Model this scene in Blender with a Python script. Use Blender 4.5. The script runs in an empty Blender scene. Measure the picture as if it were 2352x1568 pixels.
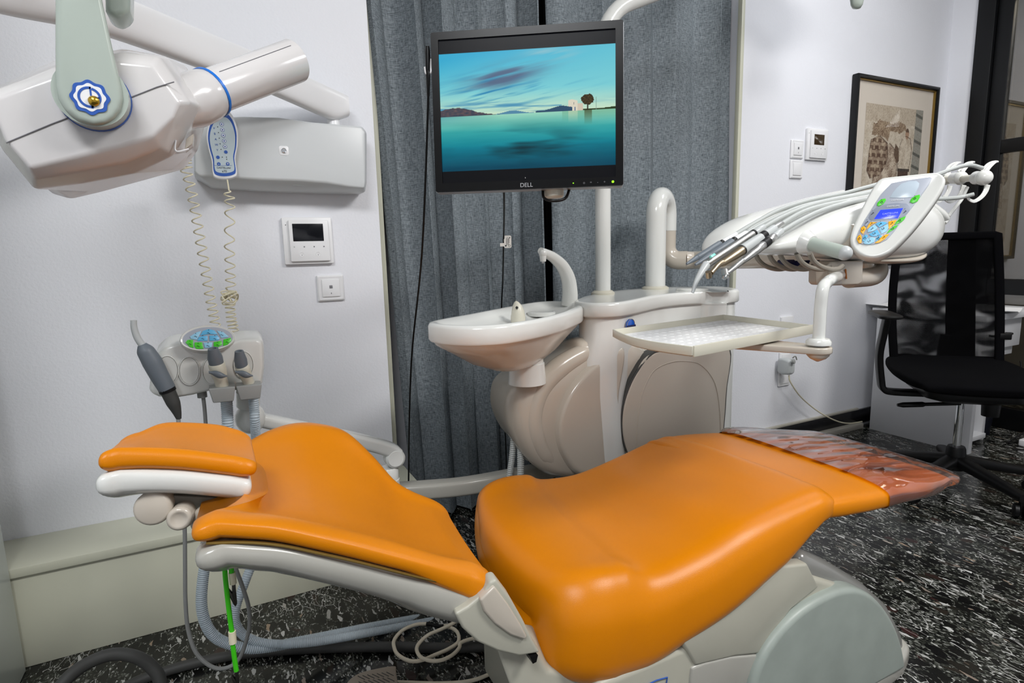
import bpy, bmesh, math, random
import numpy as np
from mathutils import Vector, Matrix
from mathutils.noise import noise as mnoise
random.seed(7)
C = bpy.context.scene.collection
PI = math.pi

# ---------------------------------------------------------------- camera (solved from the room's vanishing lines)
YAW, PITCH, ROLL, FPX = math.radians(26.3634), math.radians(8.9117), math.radians(-1.48036), 1323.47
CAM = Vector((0, 0, 1.05))
_f = Vector((math.sin(YAW)*math.cos(PITCH), math.cos(YAW)*math.cos(PITCH), -math.sin(PITCH)))
_r = Vector((math.cos(YAW), -math.sin(YAW), 0)); _u = _r.cross(_f)
CR = _r*math.cos(ROLL) + _u*math.sin(ROLL); CU = _u*math.cos(ROLL) - _r*math.sin(ROLL); CF = _f
def ray(px, py): return CR*((px-1176)/FPX) + CU*((784-py)/FPX) + CF
# survey helpers: a sight line met with a plane of the room gives a room position
def onY(px, py, Y): d = ray(px, py); return CAM + d*(Y/d.y)
def onX(px, py, X): d = ray(px, py); return CAM + d*(X/d.x)
def onZ(px, py, Z): d = ray(px, py); return CAM + d*((Z-CAM.z)/d.z)
def at(px, py, D): return CAM + ray(px, py)*D
def onP(px, py, o, n): d = ray(px, py); return CAM + d*((o-CAM).dot(n)/d.dot(n))
def V(*a): return Vector(a)

# ---------------------------------------------------------------- materials
def lin(c):
    def g(v):
        v = v/255.0
        return v/12.92 if v <= .04045 else ((v+.055)/1.055)**2.4
    return (g(c[0]), g(c[1]), g(c[2]), 1)
M = {}
def mat(name, rgb, rough=.5, metal=0, bump=0, bscale=200, coat=0, emit=None, estr=1, spec=.5, vary=0, vscale=8, detail=3):
    m = bpy.data.materials.new(name); m.use_nodes = True
    nt = m.node_tree; b = nt.nodes['Principled BSDF']
    b.inputs['Base Color'].default_value = lin(rgb); b.inputs['Roughness'].default_value = rough
    b.inputs['Metallic'].default_value = metal; b.inputs['Specular IOR Level'].default_value = spec
    b.inputs['Coat Weight'].default_value = coat; b.inputs['Coat Roughness'].default_value = .08
    tc = nt.nodes.new('ShaderNodeTexCoord')
    if bump:
        n = nt.nodes.new('ShaderNodeTexNoise'); n.inputs['Scale'].default_value = bscale; n.inputs['Detail'].default_value = detail
        k = nt.nodes.new('ShaderNodeBump'); k.inputs['Strength'].default_value = bump; k.inputs['Distance'].default_value = .002
        nt.links.new(tc.outputs['Object'], n.inputs['Vector']); nt.links.new(n.outputs['Fac'], k.inputs['Height']); nt.links.new(k.outputs['Normal'], b.inputs['Normal'])
    if vary:
        n = nt.nodes.new('ShaderNodeTexNoise'); n.inputs['Scale'].default_value = vscale; n.inputs['Detail'].default_value = 4
        r = nt.nodes.new('ShaderNodeMapRange'); r.inputs['From Min'].default_value = .3; r.inputs['From Max'].default_value = .7
        r.inputs['To Min'].default_value = 1-vary; r.inputs['To Max'].default_value = 1+vary*.4
        h = nt.nodes.new('ShaderNodeHueSaturation'); h.inputs['Color'].default_value = lin(rgb)
        nt.links.new(tc.outputs['Object'], n.inputs['Vector']); nt.links.new(n.outputs['Fac'], r.inputs['Value'])
        nt.links.new(r.outputs['Result'], h.inputs['Value']); nt.links.new(h.outputs['Color'], b.inputs['Base Color'])
    if emit:
        b.inputs['Emission Color'].default_value = lin(emit); b.inputs['Emission Strength'].default_value = estr
    M[name] = m
    return m
class NT:
    """small node-tree writer"""
    def __init__(s, name):
        s.m = bpy.data.materials.new(name); s.m.use_nodes = True; s.t = s.m.node_tree; s.b = s.t.nodes['Principled BSDF']; M[name] = s.m
        s.out = s.t.nodes['Material Output']
    def n(s, typ, ins=None, **kw):
        x = s.t.nodes.new('ShaderNode'+typ)
        for k, v in kw.items(): setattr(x, k, v)
        for k, v in (ins or {}).items():
            if isinstance(v, bpy.types.NodeSocket): s.t.links.new(v, x.inputs[k])
            else: x.inputs[k].default_value = v
        return x
    def math(s, op, a, b=0.0, clamp=False):
        x = s.n('Math', {0: a, 1: b}, operation=op); x.use_clamp = clamp; return x.outputs[0]
    def ramp(s, fac, stops):
        x = s.n('ValToRGB', {'Fac': fac}); e = x.color_ramp.elements
        while len(e) < len(stops): e.new(.5)
        for el, (p, c) in zip(e, stops): el.position = p; el.color = c if len(c) == 4 else (*c, 1)
        return x.outputs['Color']
    def mix(s, f, a, b, blend='MIX'):
        x = s.n('Mix', data_type='RGBA', blend_type=blend)
        for i, v in ((0, f), (6, a), (7, b)):
            if isinstance(v, bpy.types.NodeSocket): s.t.links.new(v, x.inputs[i])
            else: x.inputs[i].default_value = v
        return x.outputs[2]
    def set(s, k, v):
        if isinstance(v, bpy.types.NodeSocket): s.t.links.new(v, s.b.inputs[k])
        else: s.b.inputs[k].default_value = v

# ---------------------------------------------------------------- mesh builder
def frame_from(n, up=V(0, 0, 1)):
    n = n.normalized(); x = up.cross(n)
    if x.length < 1e-4: x = V(1, 0, 0)
    x.normalize(); return x, n.cross(x), n
def catmull(P, n):
    P = [Vector(p) for p in P]
    if len(P) == 2: return [P[0].lerp(P[1], i/n) for i in range(n+1)]
    Q = [P[0]*2-P[1]] + P + [P[-1]*2-P[-2]]; out = []
    seg = len(P)-1
    for i in range(n+1):
        u = i/n*seg; k = min(int(u), seg-1); t = u-k
        a, b, c, d = Q[k:k+4]
        out.append(.5*((2*b) + (c-a)*t + (2*a-5*b+4*c-d)*t*t + (3*b-a-3*c+d)*t**3))
    return out
class MB:
    def __init__(s): s.v = []; s.f = []; s.mi = []; s.k = 0
    def add(s, v, f):
        o = len(s.v); s.v += [Vector(p) for p in v]
        for q in f: s.f.append([i+o for i in q]); s.mi.append(s.k)
        return s
    def mat(s, k): s.k = k; return s
    def loft(s, loops, cap=True, closed=True, ring=False):
        n = len(loops[0]); v = [p for l in loops for p in l]; f = []
        L = len(loops)
        for i in range(L if ring else L-1):
            for j in range(n if closed else n-1):
                a, b = i*n+j, i*n+(j+1) % n; c = ((i+1) % L)*n
                f.append((a, b, c+(j+1) % n, c+j))
        if cap and not ring and closed: f.append(tuple(range(n-1, -1, -1))); f.append(tuple((L-1)*n+j for j in range(n)))
        return s.add(v, f)
    def box(s, lo, hi):
        (a, b, c), (d, e, g) = lo, hi
        v = [(a,b,c),(d,b,c),(d,e,c),(a,e,c),(a,b,g),(d,b,g),(d,e,g),(a,e,g)]
        return s.add(v, [(3,2,1,0),(4,5,6,7),(0,1,5,4),(1,2,6,5),(2,3,7,6),(3,0,4,7)])
    def obox(s, o, x, y, z):
        """box from corner-centre o with half-axes x, y, z"""
        v = [o+x*a+y*b+z*c for c in (-1, 1) for a, b in ((-1,-1),(1,-1),(1,1),(-1,1))]
        return s.add(v, [(3,2,1,0),(4,5,6,7),(0,1,5,4),(1,2,6,5),(2,3,7,6),(3,0,4,7)])
    def tube(s, path, r, n=12, cap=True, smooth=None, closed=False):
        P = [Vector(p) for p in path]
        if smooth: P = catmull(P, smooth)
        m = len(P); R = r if isinstance(r, (list, tuple)) else [r]*m
        if len(R) != m: R = list(np.interp(np.linspace(0, 1, m), np.linspace(0, 1, len(R)), R))
        t0 = (P[1]-P[0]).normalized(); x, y, _ = frame_from(t0, V(0, 0, 1) if abs(t0.z) < .9 else V(1, 0, 0)); loops = []
        pt = t0
        for i in range(m):
            t = (P[min(i+1, m-1)]-P[max(i-1, 0)]).normalized()
            q = pt.rotation_difference(t); x = q @ x; x = (x-t*x.dot(t)).normalized(); y = t.cross(x); pt = t
            loops.append([P[i]+(x*math.cos(2*PI*k/n)+y*math.sin(2*PI*k/n))*R[i] for k in range(n)])
        return s.loft(loops, cap)
    def corr(s, path, r, pitch, n=12, smooth=60, depth=.12):
        """corrugated hose"""
        P = catmull(path, smooth); L = [0]
        for a, b in zip(P, P[1:]): L.append(L[-1]+(b-a).length)
        k = int(L[-1]/pitch*2.0); Q = []; Rr = []
        for i in range(k+1):
            d = L[-1]*i/k; j = max(0, min(len(P)-2, int(np.searchsorted(L, d))-1)); w = (d-L[j])/max(1e-9, L[j+1]-L[j])
            Q.append(P[j].lerp(P[j+1], w)); Rr.append(r*(1-depth*(i % 2)))
        return s.tube(Q, Rr, n)
    def lathe(s, prof, o, ax, n=24, cap=True):
        x, y, z = frame_from(Vector(ax), V(0, 0, 1) if abs(Vector(ax).normalized().z) < .9 else V(1, 0, 0))
        return s.loft([[Vector(o)+z*h+(x*math.cos(2*PI*k/n)+y*math.sin(2*PI*k/n))*max(r, 1e-5) for k in range(n)] for h, r in prof], cap)
    def ball(s, o, r, sc=(1, 1, 1), n=16):
        return s.loft([[Vector(o)+V(r*sc[0]*math.sin(a)*math.cos(2*PI*k/n), r*sc[1]*math.sin(a)*math.sin(2*PI*k/n), r*sc[2]*math.cos(a)) for k in range(n)]
                       for a in [max(.02, min(PI-.02, PI*i/(n//2))) for i in range(n//2, -1, -1)]])
    def prism(s, pts, d, cap=True):
        """closed outline pts (3-D) pushed by vector d"""
        pts = [Vector(p) for p in pts]; return s.loft([pts, [p+d for p in pts]], cap)
    def plate(s, pts):
        return s.add(pts, [tuple(range(len(pts)))])
    def build(s, name, mats, parent=None, bevel=0, seg=2, angle=35, smooth=True, sub=0, bangle=30, origin=None):
        me = bpy.data.meshes.new(name); me.from_pydata([tuple(p) for p in s.v], [], s.f)
        mats = mats if isinstance(mats, (list, tuple)) else [mats]
        for m in mats: me.materials.append(M[m] if isinstance(m, str) else m)
        for p, k in zip(me.polygons, s.mi): p.material_index = k
        bm = bmesh.new(); bm.from_mesh(me)
        bmesh.ops.recalc_face_normals(bm, faces=bm.faces)
        if bevel:
            bm.normal_update()
            E = [e for e in bm.edges if len(e.link_faces) == 2 and e.calc_face_angle(0) > math.radians(bangle)]
            bmesh.ops.bevel(bm, geom=E, offset=bevel, offset_type='OFFSET', segments=seg, profile=.5, affect='EDGES', clamp_overlap=True)
        bm.to_mesh(me); bm.free()
        if smooth:
            me.shade_smooth(); me.set_sharp_from_angle(angle=math.radians(angle))
        o = bpy.data.objects.new(name, me); C.objects.link(o)
        if sub:
            md = o.modifiers.new('sub', 'SUBSURF'); md.levels = md.render_levels = sub
        if parent:
            o.parent = parent
            if parent.type == 'EMPTY': o.location = -parent.location
            elif 'org' in parent: o.location = -Vector(parent['org'])
        else:
            if origin is None:
                a = np.array([tuple(v.co) for v in me.vertices]); lo, hi = a.min(0), a.max(0); origin = V((lo[0]+hi[0])/2, (lo[1]+hi[1])/2, lo[2])
            me.transform(Matrix.Translation(-Vector(origin))); o.location = origin; o['org'] = tuple(origin)
        return o
def tag(o, label=None, cat=None, group=None, kind=None):
    for k, v in (('label', label), ('category', cat), ('group', group), ('kind', kind)):
        if v: o[k] = v
    return o
def thing(name, loc, label, cat, group=None):
    o = bpy.data.objects.new(name, None); C.objects.link(o); o.location = loc; o.empty_display_size = .05
    return tag(o, label, cat, group)
def struct(o): o['kind'] = 'structure'; return o
def text(s, o, x, y, size, name, m, parent, align='CENTER', lift=.0006, ext=.0002):
    """raised lettering s written along x, up y, centred at o"""
    cu = bpy.data.curves.new(name, 'FONT'); cu.body = s; cu.size = size; cu.align_x = align; cu.align_y = 'CENTER'; cu.extrude = ext
    t = bpy.data.objects.new(name+'_t', cu); C.objects.link(t); bpy.context.view_layer.update()
    me = bpy.data.meshes.new_from_object(t); bpy.data.objects.remove(t)
    x = x.normalized(); y = (y-x*y.dot(x)).normalized(); z = x.cross(y); o = o+z*lift
    me.transform(Matrix(((x.x, y.x, z.x, o.x), (x.y, y.y, z.y, o.y), (x.z, y.z, z.z, o.z), (0, 0, 0, 1))))
    me.materials.clear(); me.materials.append(M[m])
    ob = bpy.data.objects.new(name, me); C.objects.link(ob)
    if parent:
        ob.parent = parent
        ob.location = -parent.location if parent.type == 'EMPTY' else (-Vector(parent['org']) if 'org' in parent else V(0, 0, 0))
    return ob
def rrect(w, h, r, n=5):
    """rounded rectangle outline, centred, 2-D"""
    out = []
    for cx, cy, a0 in ((w/2-r, h/2-r, 0), (-w/2+r, h/2-r, 90), (-w/2+r, -h/2+r, 180), (w/2-r, -h/2+r, 270)):
        for i in range(n+1):
            a = math.radians(a0+90*i/n); out.append((cx+r*math.cos(a), cy+r*math.sin(a)))
    return out
def oval(w, h, n=28): return [(w/2*math.cos(2*PI*i/n), h/2*math.sin(2*PI*i/n)) for i in range(n)]
class Fr:
    """a flat face: origin, right, up; outward = right x up"""
    def __init__(s, o, x, y): s.o = Vector(o); s.x = Vector(x).normalized(); y = Vector(y); s.y = (y-s.x*y.dot(s.x)).normalized(); s.z = s.x.cross(s.y)
    def p(s, u, v, w=0): return s.o+s.x*u+s.y*v+s.z*w
    def pts(s, P, w=0, du=0, dv=0): return [s.p(u+du, v+dv, w) for u, v in P]
    def px(s, px, py, w=0): return onP(px, py, s.o+s.z*w, s.z)
    def uv(s, px, py): q = s.px(px, py)-s.o; return (q.dot(s.x), q.dot(s.y))
def interp_poly(P, X):
    return float(np.interp(X, [p[0] for p in P], [p[1] for p in P]))
def smooth_closed(P, n=48):
    P = [Vector(p) for p in P]; m = len(P); out = []
    for i in range(n):
        u = i/n*m; k = int(u); t = u-k
        a, b, c, d = P[(k-1) % m], P[k % m], P[(k+1) % m], P[(k+2) % m]
        out.append(.5*((2*b)+(c-a)*t+(2*a-5*b+4*c-d)*t*t+(3*b-a-3*c+d)*t**3))
    return out
def sg(v, p): return math.copysign(abs(v)**p, v)
def pad(mb, rows, N=36, S=40, pw=3.5, capA=.05, capB=.05, cn=7, lip=0, up=V(0, 0, 1), bulge=0, notch=0, extra=None):
    """upholstered pad: rows = (rear edge, front edge, rear thickness, front thickness, sag); the edges are given at the TOP face"""
    R = catmull([r[0] for r in rows], N); F = catmull([r[1] for r in rows], N)
    g = np.linspace(0, 1, len(rows)); h = np.linspace(0, 1, N+1)
    Tr, Tf, Sg = [np.interp(h, g, [r[k] for r in rows]) for k in (2, 3, 4)]
    st = []
    for i in range(N+1):
        st.append((i, 1.0, 0.0))
    A = [(0, math.cos(a), -math.sin(a)) for a in [PI/2*.9995, PI/2*.985]+list(np.linspace(PI/2*.95, PI/2/cn, cn))]
    B = [(N, math.cos(a), math.sin(a)) for a in list(np.linspace(PI/2/cn, PI/2*.95, cn))+[PI/2*.985, PI/2*.9995]]
    loops = []
    for i, c, sh in A+st+B:
        a, b = R[i], F[i]; j0, j1 = max(i-1, 0), min(i+1, N)
        tan = ((R[j1]+F[j1])-(R[j0]+F[j0])).normalized(); w = b-a
        nn = tan.cross(w).normalized(); nn = nn if nn.dot(up) > 0 else -nn
        wl = w.length; uu = i/N
        loop = []
        for k in range(S):
            th = 2*PI*k/S; t = sg(math.cos(th), 2/pw); e = sg(math.sin(th), 2/pw)
            q = (t+1)/2; T = Tr[i]*(1-q)+Tf[i]*q
            cc = c**.6
            ts = t*(1-(1-cc)*min(.95, (capA if sh < 0 else capB)/wl*1.6))
            base = a.lerp(b, (ts+1)/2)
            hgt = -T/2+e*T/2*cc
            if e > 0:
                hgt -= Sg[i]*max(0, 1-t*t)**1.2*e*c
                hgt += lip*math.exp(-((abs(t)-.86)/.1)**2)*c
            else:
                hgt -= .92*Sg[i]*max(0, 1-t*t)**1.2*-e*c
            if extra and e > 0: hgt += extra(uu, t)*c*e**.5
            off = tan*(sh*(capA*(1-bulge*.5+bulge*(1-t*t)) if sh < 0 else capB))
            if notch and uu < .22: off = off+tan*(notch*(1-uu/.22)**2*max(0, 1-abs(t/.82)**5))
            loop.append(base+nn*hgt+off)
        loops.append(loop)
    mb.loft(loops); return mb
def paint(name, fr, w, h, nx, ny, func, m, parent, lift=.0004):
    """a flat picture: a grid of coloured points, func(u,v) -> sRGB with u right, v up in 0..1"""
    v = [fr.p((i/nx-.5)*w, (j/ny-.5)*h, lift) for j in range(ny+1) for i in range(nx+1)]
    f = [(j*(nx+1)+i, j*(nx+1)+i+1, (j+1)*(nx+1)+i+1, (j+1)*(nx+1)+i) for j in range(ny) for i in range(nx)]
    me = bpy.data.meshes.new(name); me.from_pydata([tuple(p) for p in v], [], f)
    ca = me.color_attributes.new('Col', 'FLOAT_COLOR', 'POINT')
    for j in range(ny+1):
        for i in range(nx+1):
            ca.data[j*(nx+1)+i].color = lin(func(i/nx, j/ny))
    me.materials.append(M[m]); o = bpy.data.objects.new(name, me); C.objects.link(o); o.parent = parent
    o.location = -parent.location if parent.type == 'EMPTY' else (-Vector(parent['org']) if 'org' in parent else V(0, 0, 0))
    return o
mat('wall_paint', (234,235,240), .62, bump=.4, bscale=150, detail=5)
mat('ceiling_paint', (238,238,238), .8)
mat('ledge_paint', (207,207,188), .45, vary=.03, vscale=6)
mat('pier_gloss', (206,212,206), .25)
mat('leather', (214,127,2), .31, bump=.12, bscale=900, vary=.05, vscale=5, spec=.3)
mat('plastic', (221,222,218), .18, coat=.25)
mat('plastic_warm', (192,183,170), .22, coat=.2)
mat('plastic_cream', (206,202,186), .3)
mat('plastic_white', (234,234,235), .3)
mat('plastic_box', (206,209,210), .3)
mat('plastic_head', (212,209,208), .2, coat=.3)
mat('plastic_green_white', (172,182,173), .22, coat=.2)
mat('plastic_grey', (150,152,150), .4)
mat('plastic_lightgrey', (186,190,190), .35)
mat('plastic_slate', (104,112,120), .45)
mat('plastic_dim', (122,122,114), .45)
mat('shell_grey', (168,166,158), .25, coat=.3)
mat('fender_grey', (157,166,159), .42, vary=.1, vscale=14, bump=.05, bscale=40)
mat('hood_grey', (132,132,128), .22, coat=.3)
mat('base_beige', (178,176,162), .38, vary=.04, vscale=10)
mat('black_plastic', (10,10,11), .42, spec=.25)
mat('black_gloss', (4,4,5), .3, spec=.22)
mat('black_fabric', (7,7,9), .95, bump=.5, bscale=1200, spec=.06)
mat('black_metal', (13,14,16), .4, spec=.3)
mat('rubber_dark', (62,62,60), .6)
mat('hose_blue', (182,194,202), .45)
mat('hose_grey', (178,182,180), .4)
mat('hose_under', (138,132,122), .45)
mat('cord_cream', (222,214,186), .4)
mat('cable_cream', (222,213,192), .45)
mat('cord_green', (60,190,20), .4)
mat('cord_grey', (142,143,141), .45)
mat('gold', (196,160,60), .25, metal=1)
mat('steel', (196,196,194), .34, metal=1)
mat('steel_dark', (80,78,74), .35, metal=1)
mat('bronze', (176,160,136), .36, metal=1)
mat('chrome', (220,222,224), .08, metal=1)
mat('blue', (44,88,172), .3)
mat('blue_bright', (18,110,205), .3)
mat('blue_badge', (10,84,186), .15, coat=.6)
mat('navy', (20,26,74), .4)
mat('ink', (24,26,40), .5)
mat('ink_grey', (120,120,124), .5)
mat('remote_panel', (188,202,208), .35)
mat('key_blue', (96,182,226), .35)
mat('key_paleblue', (150,206,234), .35)
mat('key_green', (72,204,36), .35)
mat('key_yellow', (246,178,10), .35)
mat('panel_grey', (168,174,186), .35)
mat('panel_grey_dark', (140,148,164), .35)
mat('panel_window', (182,196,208), .25)
mat('lcd', (40,60,210), .2, emit=(40,60,235), estr=.9)
mat('lcd_text', (150,160,250), .3, emit=(130,140,250), estr=.8)
mat('dark_screen', (10,12,18), .12)
mat('brown_screen', (58,44,26), .15)
mat('led_green', (120,220,20), .3, emit=(130,230,20), estr=2)
mat('logo_silver', (190,190,192), .3, metal=.6)
mat('mint', (120,206,192), .35)
mat('pedal', (156,144,130), .6, bump=.2, bscale=120)
mat('gold_trim', (150,122,62), .3, metal=.8)
mat('frame_brown', (46,34,26), .35)
mat('mat_board', (222,212,202), .8)
mat('paper', (226,226,226), .8)
mat('desk_white', (222,223,226), .4)
mat('skirting_black', (24,24,26), .25, vary=.4, vscale=20)
mat('trunking', (176,172,160), .5)
mat('night', (8,8,10), .6)
mat('corridor', (150,146,138), .8)
mat('rust', (170,100,40), .8)
mat('bin_dark', (14,18,30), .4)
mat('tag_white', (228,226,220), .6)
# floor: black brecciated marble: dark chips in a speckled green-grey ground, pale slivers and a few thin veins
k = NT('floor_marble')
tc = k.n('TexCoord')
nz = k.n('TexNoise', {'Vector': tc.outputs['Object'], 'Scale': 9.0, 'Detail': 4.0, 'Roughness': .6})
w = k.n('VectorMath', {0: nz.outputs['Color'], 1: (.5, .5, .5)}, operation='SUBTRACT')
w2 = k.n('VectorMath', {0: w.outputs[0]}, operation='SCALE'); w2.inputs['Scale'].default_value = .035
cv = k.n('VectorMath', {0: tc.outputs['Object'], 1: w2.outputs[0]}, operation='ADD')
def cells(scale, stretch, ang=0):
    mp = k.n('Mapping', {'Vector': cv.outputs[0], 'Rotation': (0, 0, ang), 'Scale': stretch})
    v = k.n('TexVoronoi', {'Vector': mp.outputs[0], 'Scale': scale}); e = k.n('TexVoronoi', {'Vector': mp.outputs[0], 'Scale': scale}, feature='DISTANCE_TO_EDGE')
    return k.n('SeparateColor', {'Color': v.outputs['Color']}).outputs, e.outputs['Distance']
big = k.n('TexNoise', {'Vector': tc.outputs['Object'], 'Scale': 7.0, 'Detail': 2.0})
c1, d1 = cells(190.0, (1.6, .8, 1))
ground = k.ramp(c1[0], [(0, (.005, .005, .005)), (.42, (.011, .012, .010)), (.66, (.035, .037, .030)), (.84, (.085, .09, .076)), (.95, (.22, .225, .205)), (1, (.5, .5, .48))])
c2, d2 = cells(25.0, (1.7, .85, 1), .1)
chip_c = k.ramp(c2[1], [(0, (.005, .005, .005)), (.8, (.008, .008, .007)), (.92, (.022, .019, .014)), (1, (.035, .014, .013))])
chip = k.math('MULTIPLY', k.math('LESS_THAN', c2[0], .56), k.math('GREATER_THAN', d2, .085))
a1 = k.mix(chip, ground, chip_c)
c3, d3 = cells(40.0, (2.6, .75, 1), -.15)
sl = k.math('MULTIPLY', k.math('GREATER_THAN', c3[0], .93), k.math('GREATER_THAN', d3, .10))
sl_c = k.ramp(c3[1], [(0, (.55, .55, .53)), (.7, (.38, .38, .36)), (.8, (.30, .22, .15)), (1, (.20, .17, .15))])
a2 = k.mix(sl, a1, sl_c)
c4, d4 = cells(23.0, (2.0, .8, 1), .2)
vn = k.math('MULTIPLY', k.math('LESS_THAN', d4, .022), k.math('GREATER_THAN', big.outputs['Fac'], .57))
a3 = k.mix(k.math('MULTIPLY', vn, .85), a2, (.46, .46, .44, 1))
k.set('Base Color', a3); k.set('Roughness', .17); k.set('Specular IOR Level', .45)
# curtain cloth: woven grey melange
def cloth(name, dark, light):
    k = NT(name); tc = k.n('TexCoord')
    a = k.n('TexNoise', {'Vector': k.n('Mapping', {'Vector': tc.outputs['Object'], 'Scale': (700, 700, 60)}).outputs[0], 'Scale': 1.0, 'Detail': 2.0})
    b = k.n('TexNoise', {'Vector': k.n('Mapping', {'Vector': tc.outputs['Object'], 'Scale': (60, 60, 700)}).outputs[0], 'Scale': 1.0, 'Detail': 2.0})
    s = k.math('ADD', a.outputs['Fac'], b.outputs['Fac'])
    k.set('Base Color', k.ramp(k.math('MULTIPLY', s, .5), [(.36, lin(dark)), (.5, tuple((x+y)/2 for x, y in zip(lin(dark), lin(light)))), (.64, lin(light))]))
    k.set('Roughness', .9); k.set('Specular IOR Level', .15)
    bp = k.n('Bump', {'Height': s, 'Strength': .35, 'Distance': .001}); k.set('Normal', bp.outputs[0])
cloth('curtain_cloth', (80,87,93), (156,165,170))
# office-chair net: a fine pattern of holes
k = NT('net'); tc = k.n('TexCoord'); 
mp = k.n('Mapping', {'Vector': tc.outputs['UV'], 'Scale': (105, 125, 1), 'Rotation': (0, 0, .785)})
s3 = k.n('SeparateXYZ', {'Vector': mp.outputs[0]})
hx = k.math('ABSOLUTE', k.math('SUBTRACT', k.math('FRACT', s3.outputs[0]), .5)); hy = k.math('ABSOLUTE', k.math('SUBTRACT', k.math('FRACT', s3.outputs[1]), .5))
lay = k.n('TexNoise', {'Vector': k.n('Mapping', {'Vector': tc.outputs['UV'], 'Scale': (3.2, 5.5, 1), 'Rotation': (0, 0, .25)}).outputs[0], 'Scale': 1.0, 'Detail': 1.5, 'Distortion': .9})
hs_ = k.n('MapRange', {'Value': lay.outputs['Fac'], 'From Min': .42, 'From Max': .6, 'To Min': .07, 'To Max': .27})
hole = k.math('MULTIPLY', k.math('LESS_THAN', hx, hs_.outputs[0]), k.math('LESS_THAN', hy, hs_.outputs[0]))
k.set('Base Color', lin((4, 4, 5))); k.set('Roughness', .9); k.set('Specular IOR Level', .05); k.set('Alpha', k.math('SUBTRACT', 1.0, hole))
# clear plastic sheet, window glass
k = NT('clear_sheet'); k.set('Base Color', lin((236, 214, 206))); k.set('Roughness', .05); k.set('Specular IOR Level', .8)
tr = k.n('BsdfTransparent', {'Color': lin((232, 214, 206))}); gl = k.n('BsdfGlossy', {'Color': (1, 1, 1, 1), 'Roughness': .06})
df = k.n('BsdfDiffuse', {'Color': lin((205, 176, 166))})
fr_ = k.n('Fresnel', {'IOR': 1.6}); tc = k.n('TexCoord')
bn = k.n('TexNoise', {'Vector': k.n('Mapping', {'Vector': tc.outputs['Object'], 'Scale': (7, 20, 9), 'Rotation': (0, 0, .3)}).outputs[0], 'Scale': 1.0, 'Detail': 1.0})
bp = k.n('Bump', {'Height': bn.outputs['Fac'], 'Strength': .7, 'Distance': .03})
for x in (gl, fr_): k.t.links.new(bp.outputs[0], x.inputs['Normal'])
m0 = k.n('MixShader', {'Fac': .10}); k.t.links.new(tr.outputs[0], m0.inputs[1]); k.t.links.new(df.outputs[0], m0.inputs[2])
m1 = k.n('MixShader', {'Fac': k.math('ADD', k.math('MULTIPLY', fr_.outputs[0], 1.0), .03, True)}); k.t.links.new(m0.outputs[0], m1.inputs[1]); k.t.links.new(gl.outputs[0], m1.inputs[2])
k.t.links.new(m1.outputs[0], k.out.inputs['Surface'])
def glass(name, tint, refl, rough=.0):
    k = NT(name); tr = k.n('BsdfTransparent', {'Color': lin(tint)}); gl = k.n('BsdfGlossy', {'Color': (1, 1, 1, 1), 'Roughness': rough})
    m1 = k.n('MixShader', {'Fac': refl}); k.t.links.new(tr.outputs[0], m1.inputs[1]); k.t.links.new(gl.outputs[0], m1.inputs[2]); k.t.links.new(m1.outputs[0], k.out.inputs['Surface'])
glass('pane_glass', (190, 188, 182), .16); glass('picture_glass', (250, 250, 248), .05); glass('lens_clear', (220, 226, 230), .2)
# picture surfaces driven by their own point colours
k = NT('screen_picture'); a = k.n('Attribute', attribute_name='Col'); k.set('Base Color', (.004, .004, .004, 1)); k.set('Roughness', .3); k.set('Specular IOR Level', .08)
k.set('Emission Color', a.outputs['Color']); k.set('Emission Strength', 1.0)
k = NT('print_picture'); a = k.n('Attribute', attribute_name='Col')
tc = k.n('TexCoord'); n1 = k.n('TexNoise', {'Vector': k.n('Mapping', {'Vector': tc.outputs['Object'], 'Scale': (260, 260, 90), 'Rotation': (0, .5, 0)}).outputs[0], 'Scale': 1.0, 'Detail': 3.0})
k.set('Base Color', k.mix(k.math('MULTIPLY', k.math('GREATER_THAN', n1.outputs['Fac'], .55), .35), a.outputs['Color'], lin((120, 96, 78)))); k.set('Roughness', .7)
# ================================================================ room shell
YW, XC, ZC = 2.0, 3.82, 2.72          # back wall, right wall, ceiling
XL, XR, YN = 0.497, 2.185, 2.3        # curtained window niche
X0, Y0 = -1.7, -2.6
mb = MB(); mb.box((X0-.2, Y0-.2, -.1), (5.2, 2.6, 0)); struct(mb.build('floor', 'floor_marble', smooth=False))
mb = MB(); mb.box((X0-.2, Y0-.2, ZC), (5.2, 2.6, ZC+.1)); struct(mb.build('ceiling', 'ceiling_paint', smooth=False))
mb = MB(); mb.box((X0-.2, YW, 0), (XL, 2.5, ZC)); mb.box((XR, YW, 0), (XC+.12, 2.5, ZC)); mb.box((XL, YN, 0), (XR, 2.5, ZC))
struct(mb.build('wall_back', 'wall_paint', smooth=False))
mb = MB(); mb.box((X0-.2, Y0, 0), (X0, YW, ZC)); struct(mb.build('wall_left', 'wall_paint', smooth=False))
mb = MB(); mb.box((X0-.2, Y0-.2, 0), (XC+.12, Y0, ZC)); struct(mb.build('wall_front', 'wall_paint', smooth=False))
# right wall round the door opening
DY0, DY1, DZ = .55, 1.868, 2.45
mb = MB(); mb.box((XC, DY1, 0), (XC+.12, YW, ZC)); mb.box((XC, Y0, 0), (XC+.12, DY0, ZC)); mb.box((XC, DY0, DZ), (XC+.12, DY1, ZC))
struct(mb.build('wall_right', 'wall_paint', smooth=False))
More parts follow.
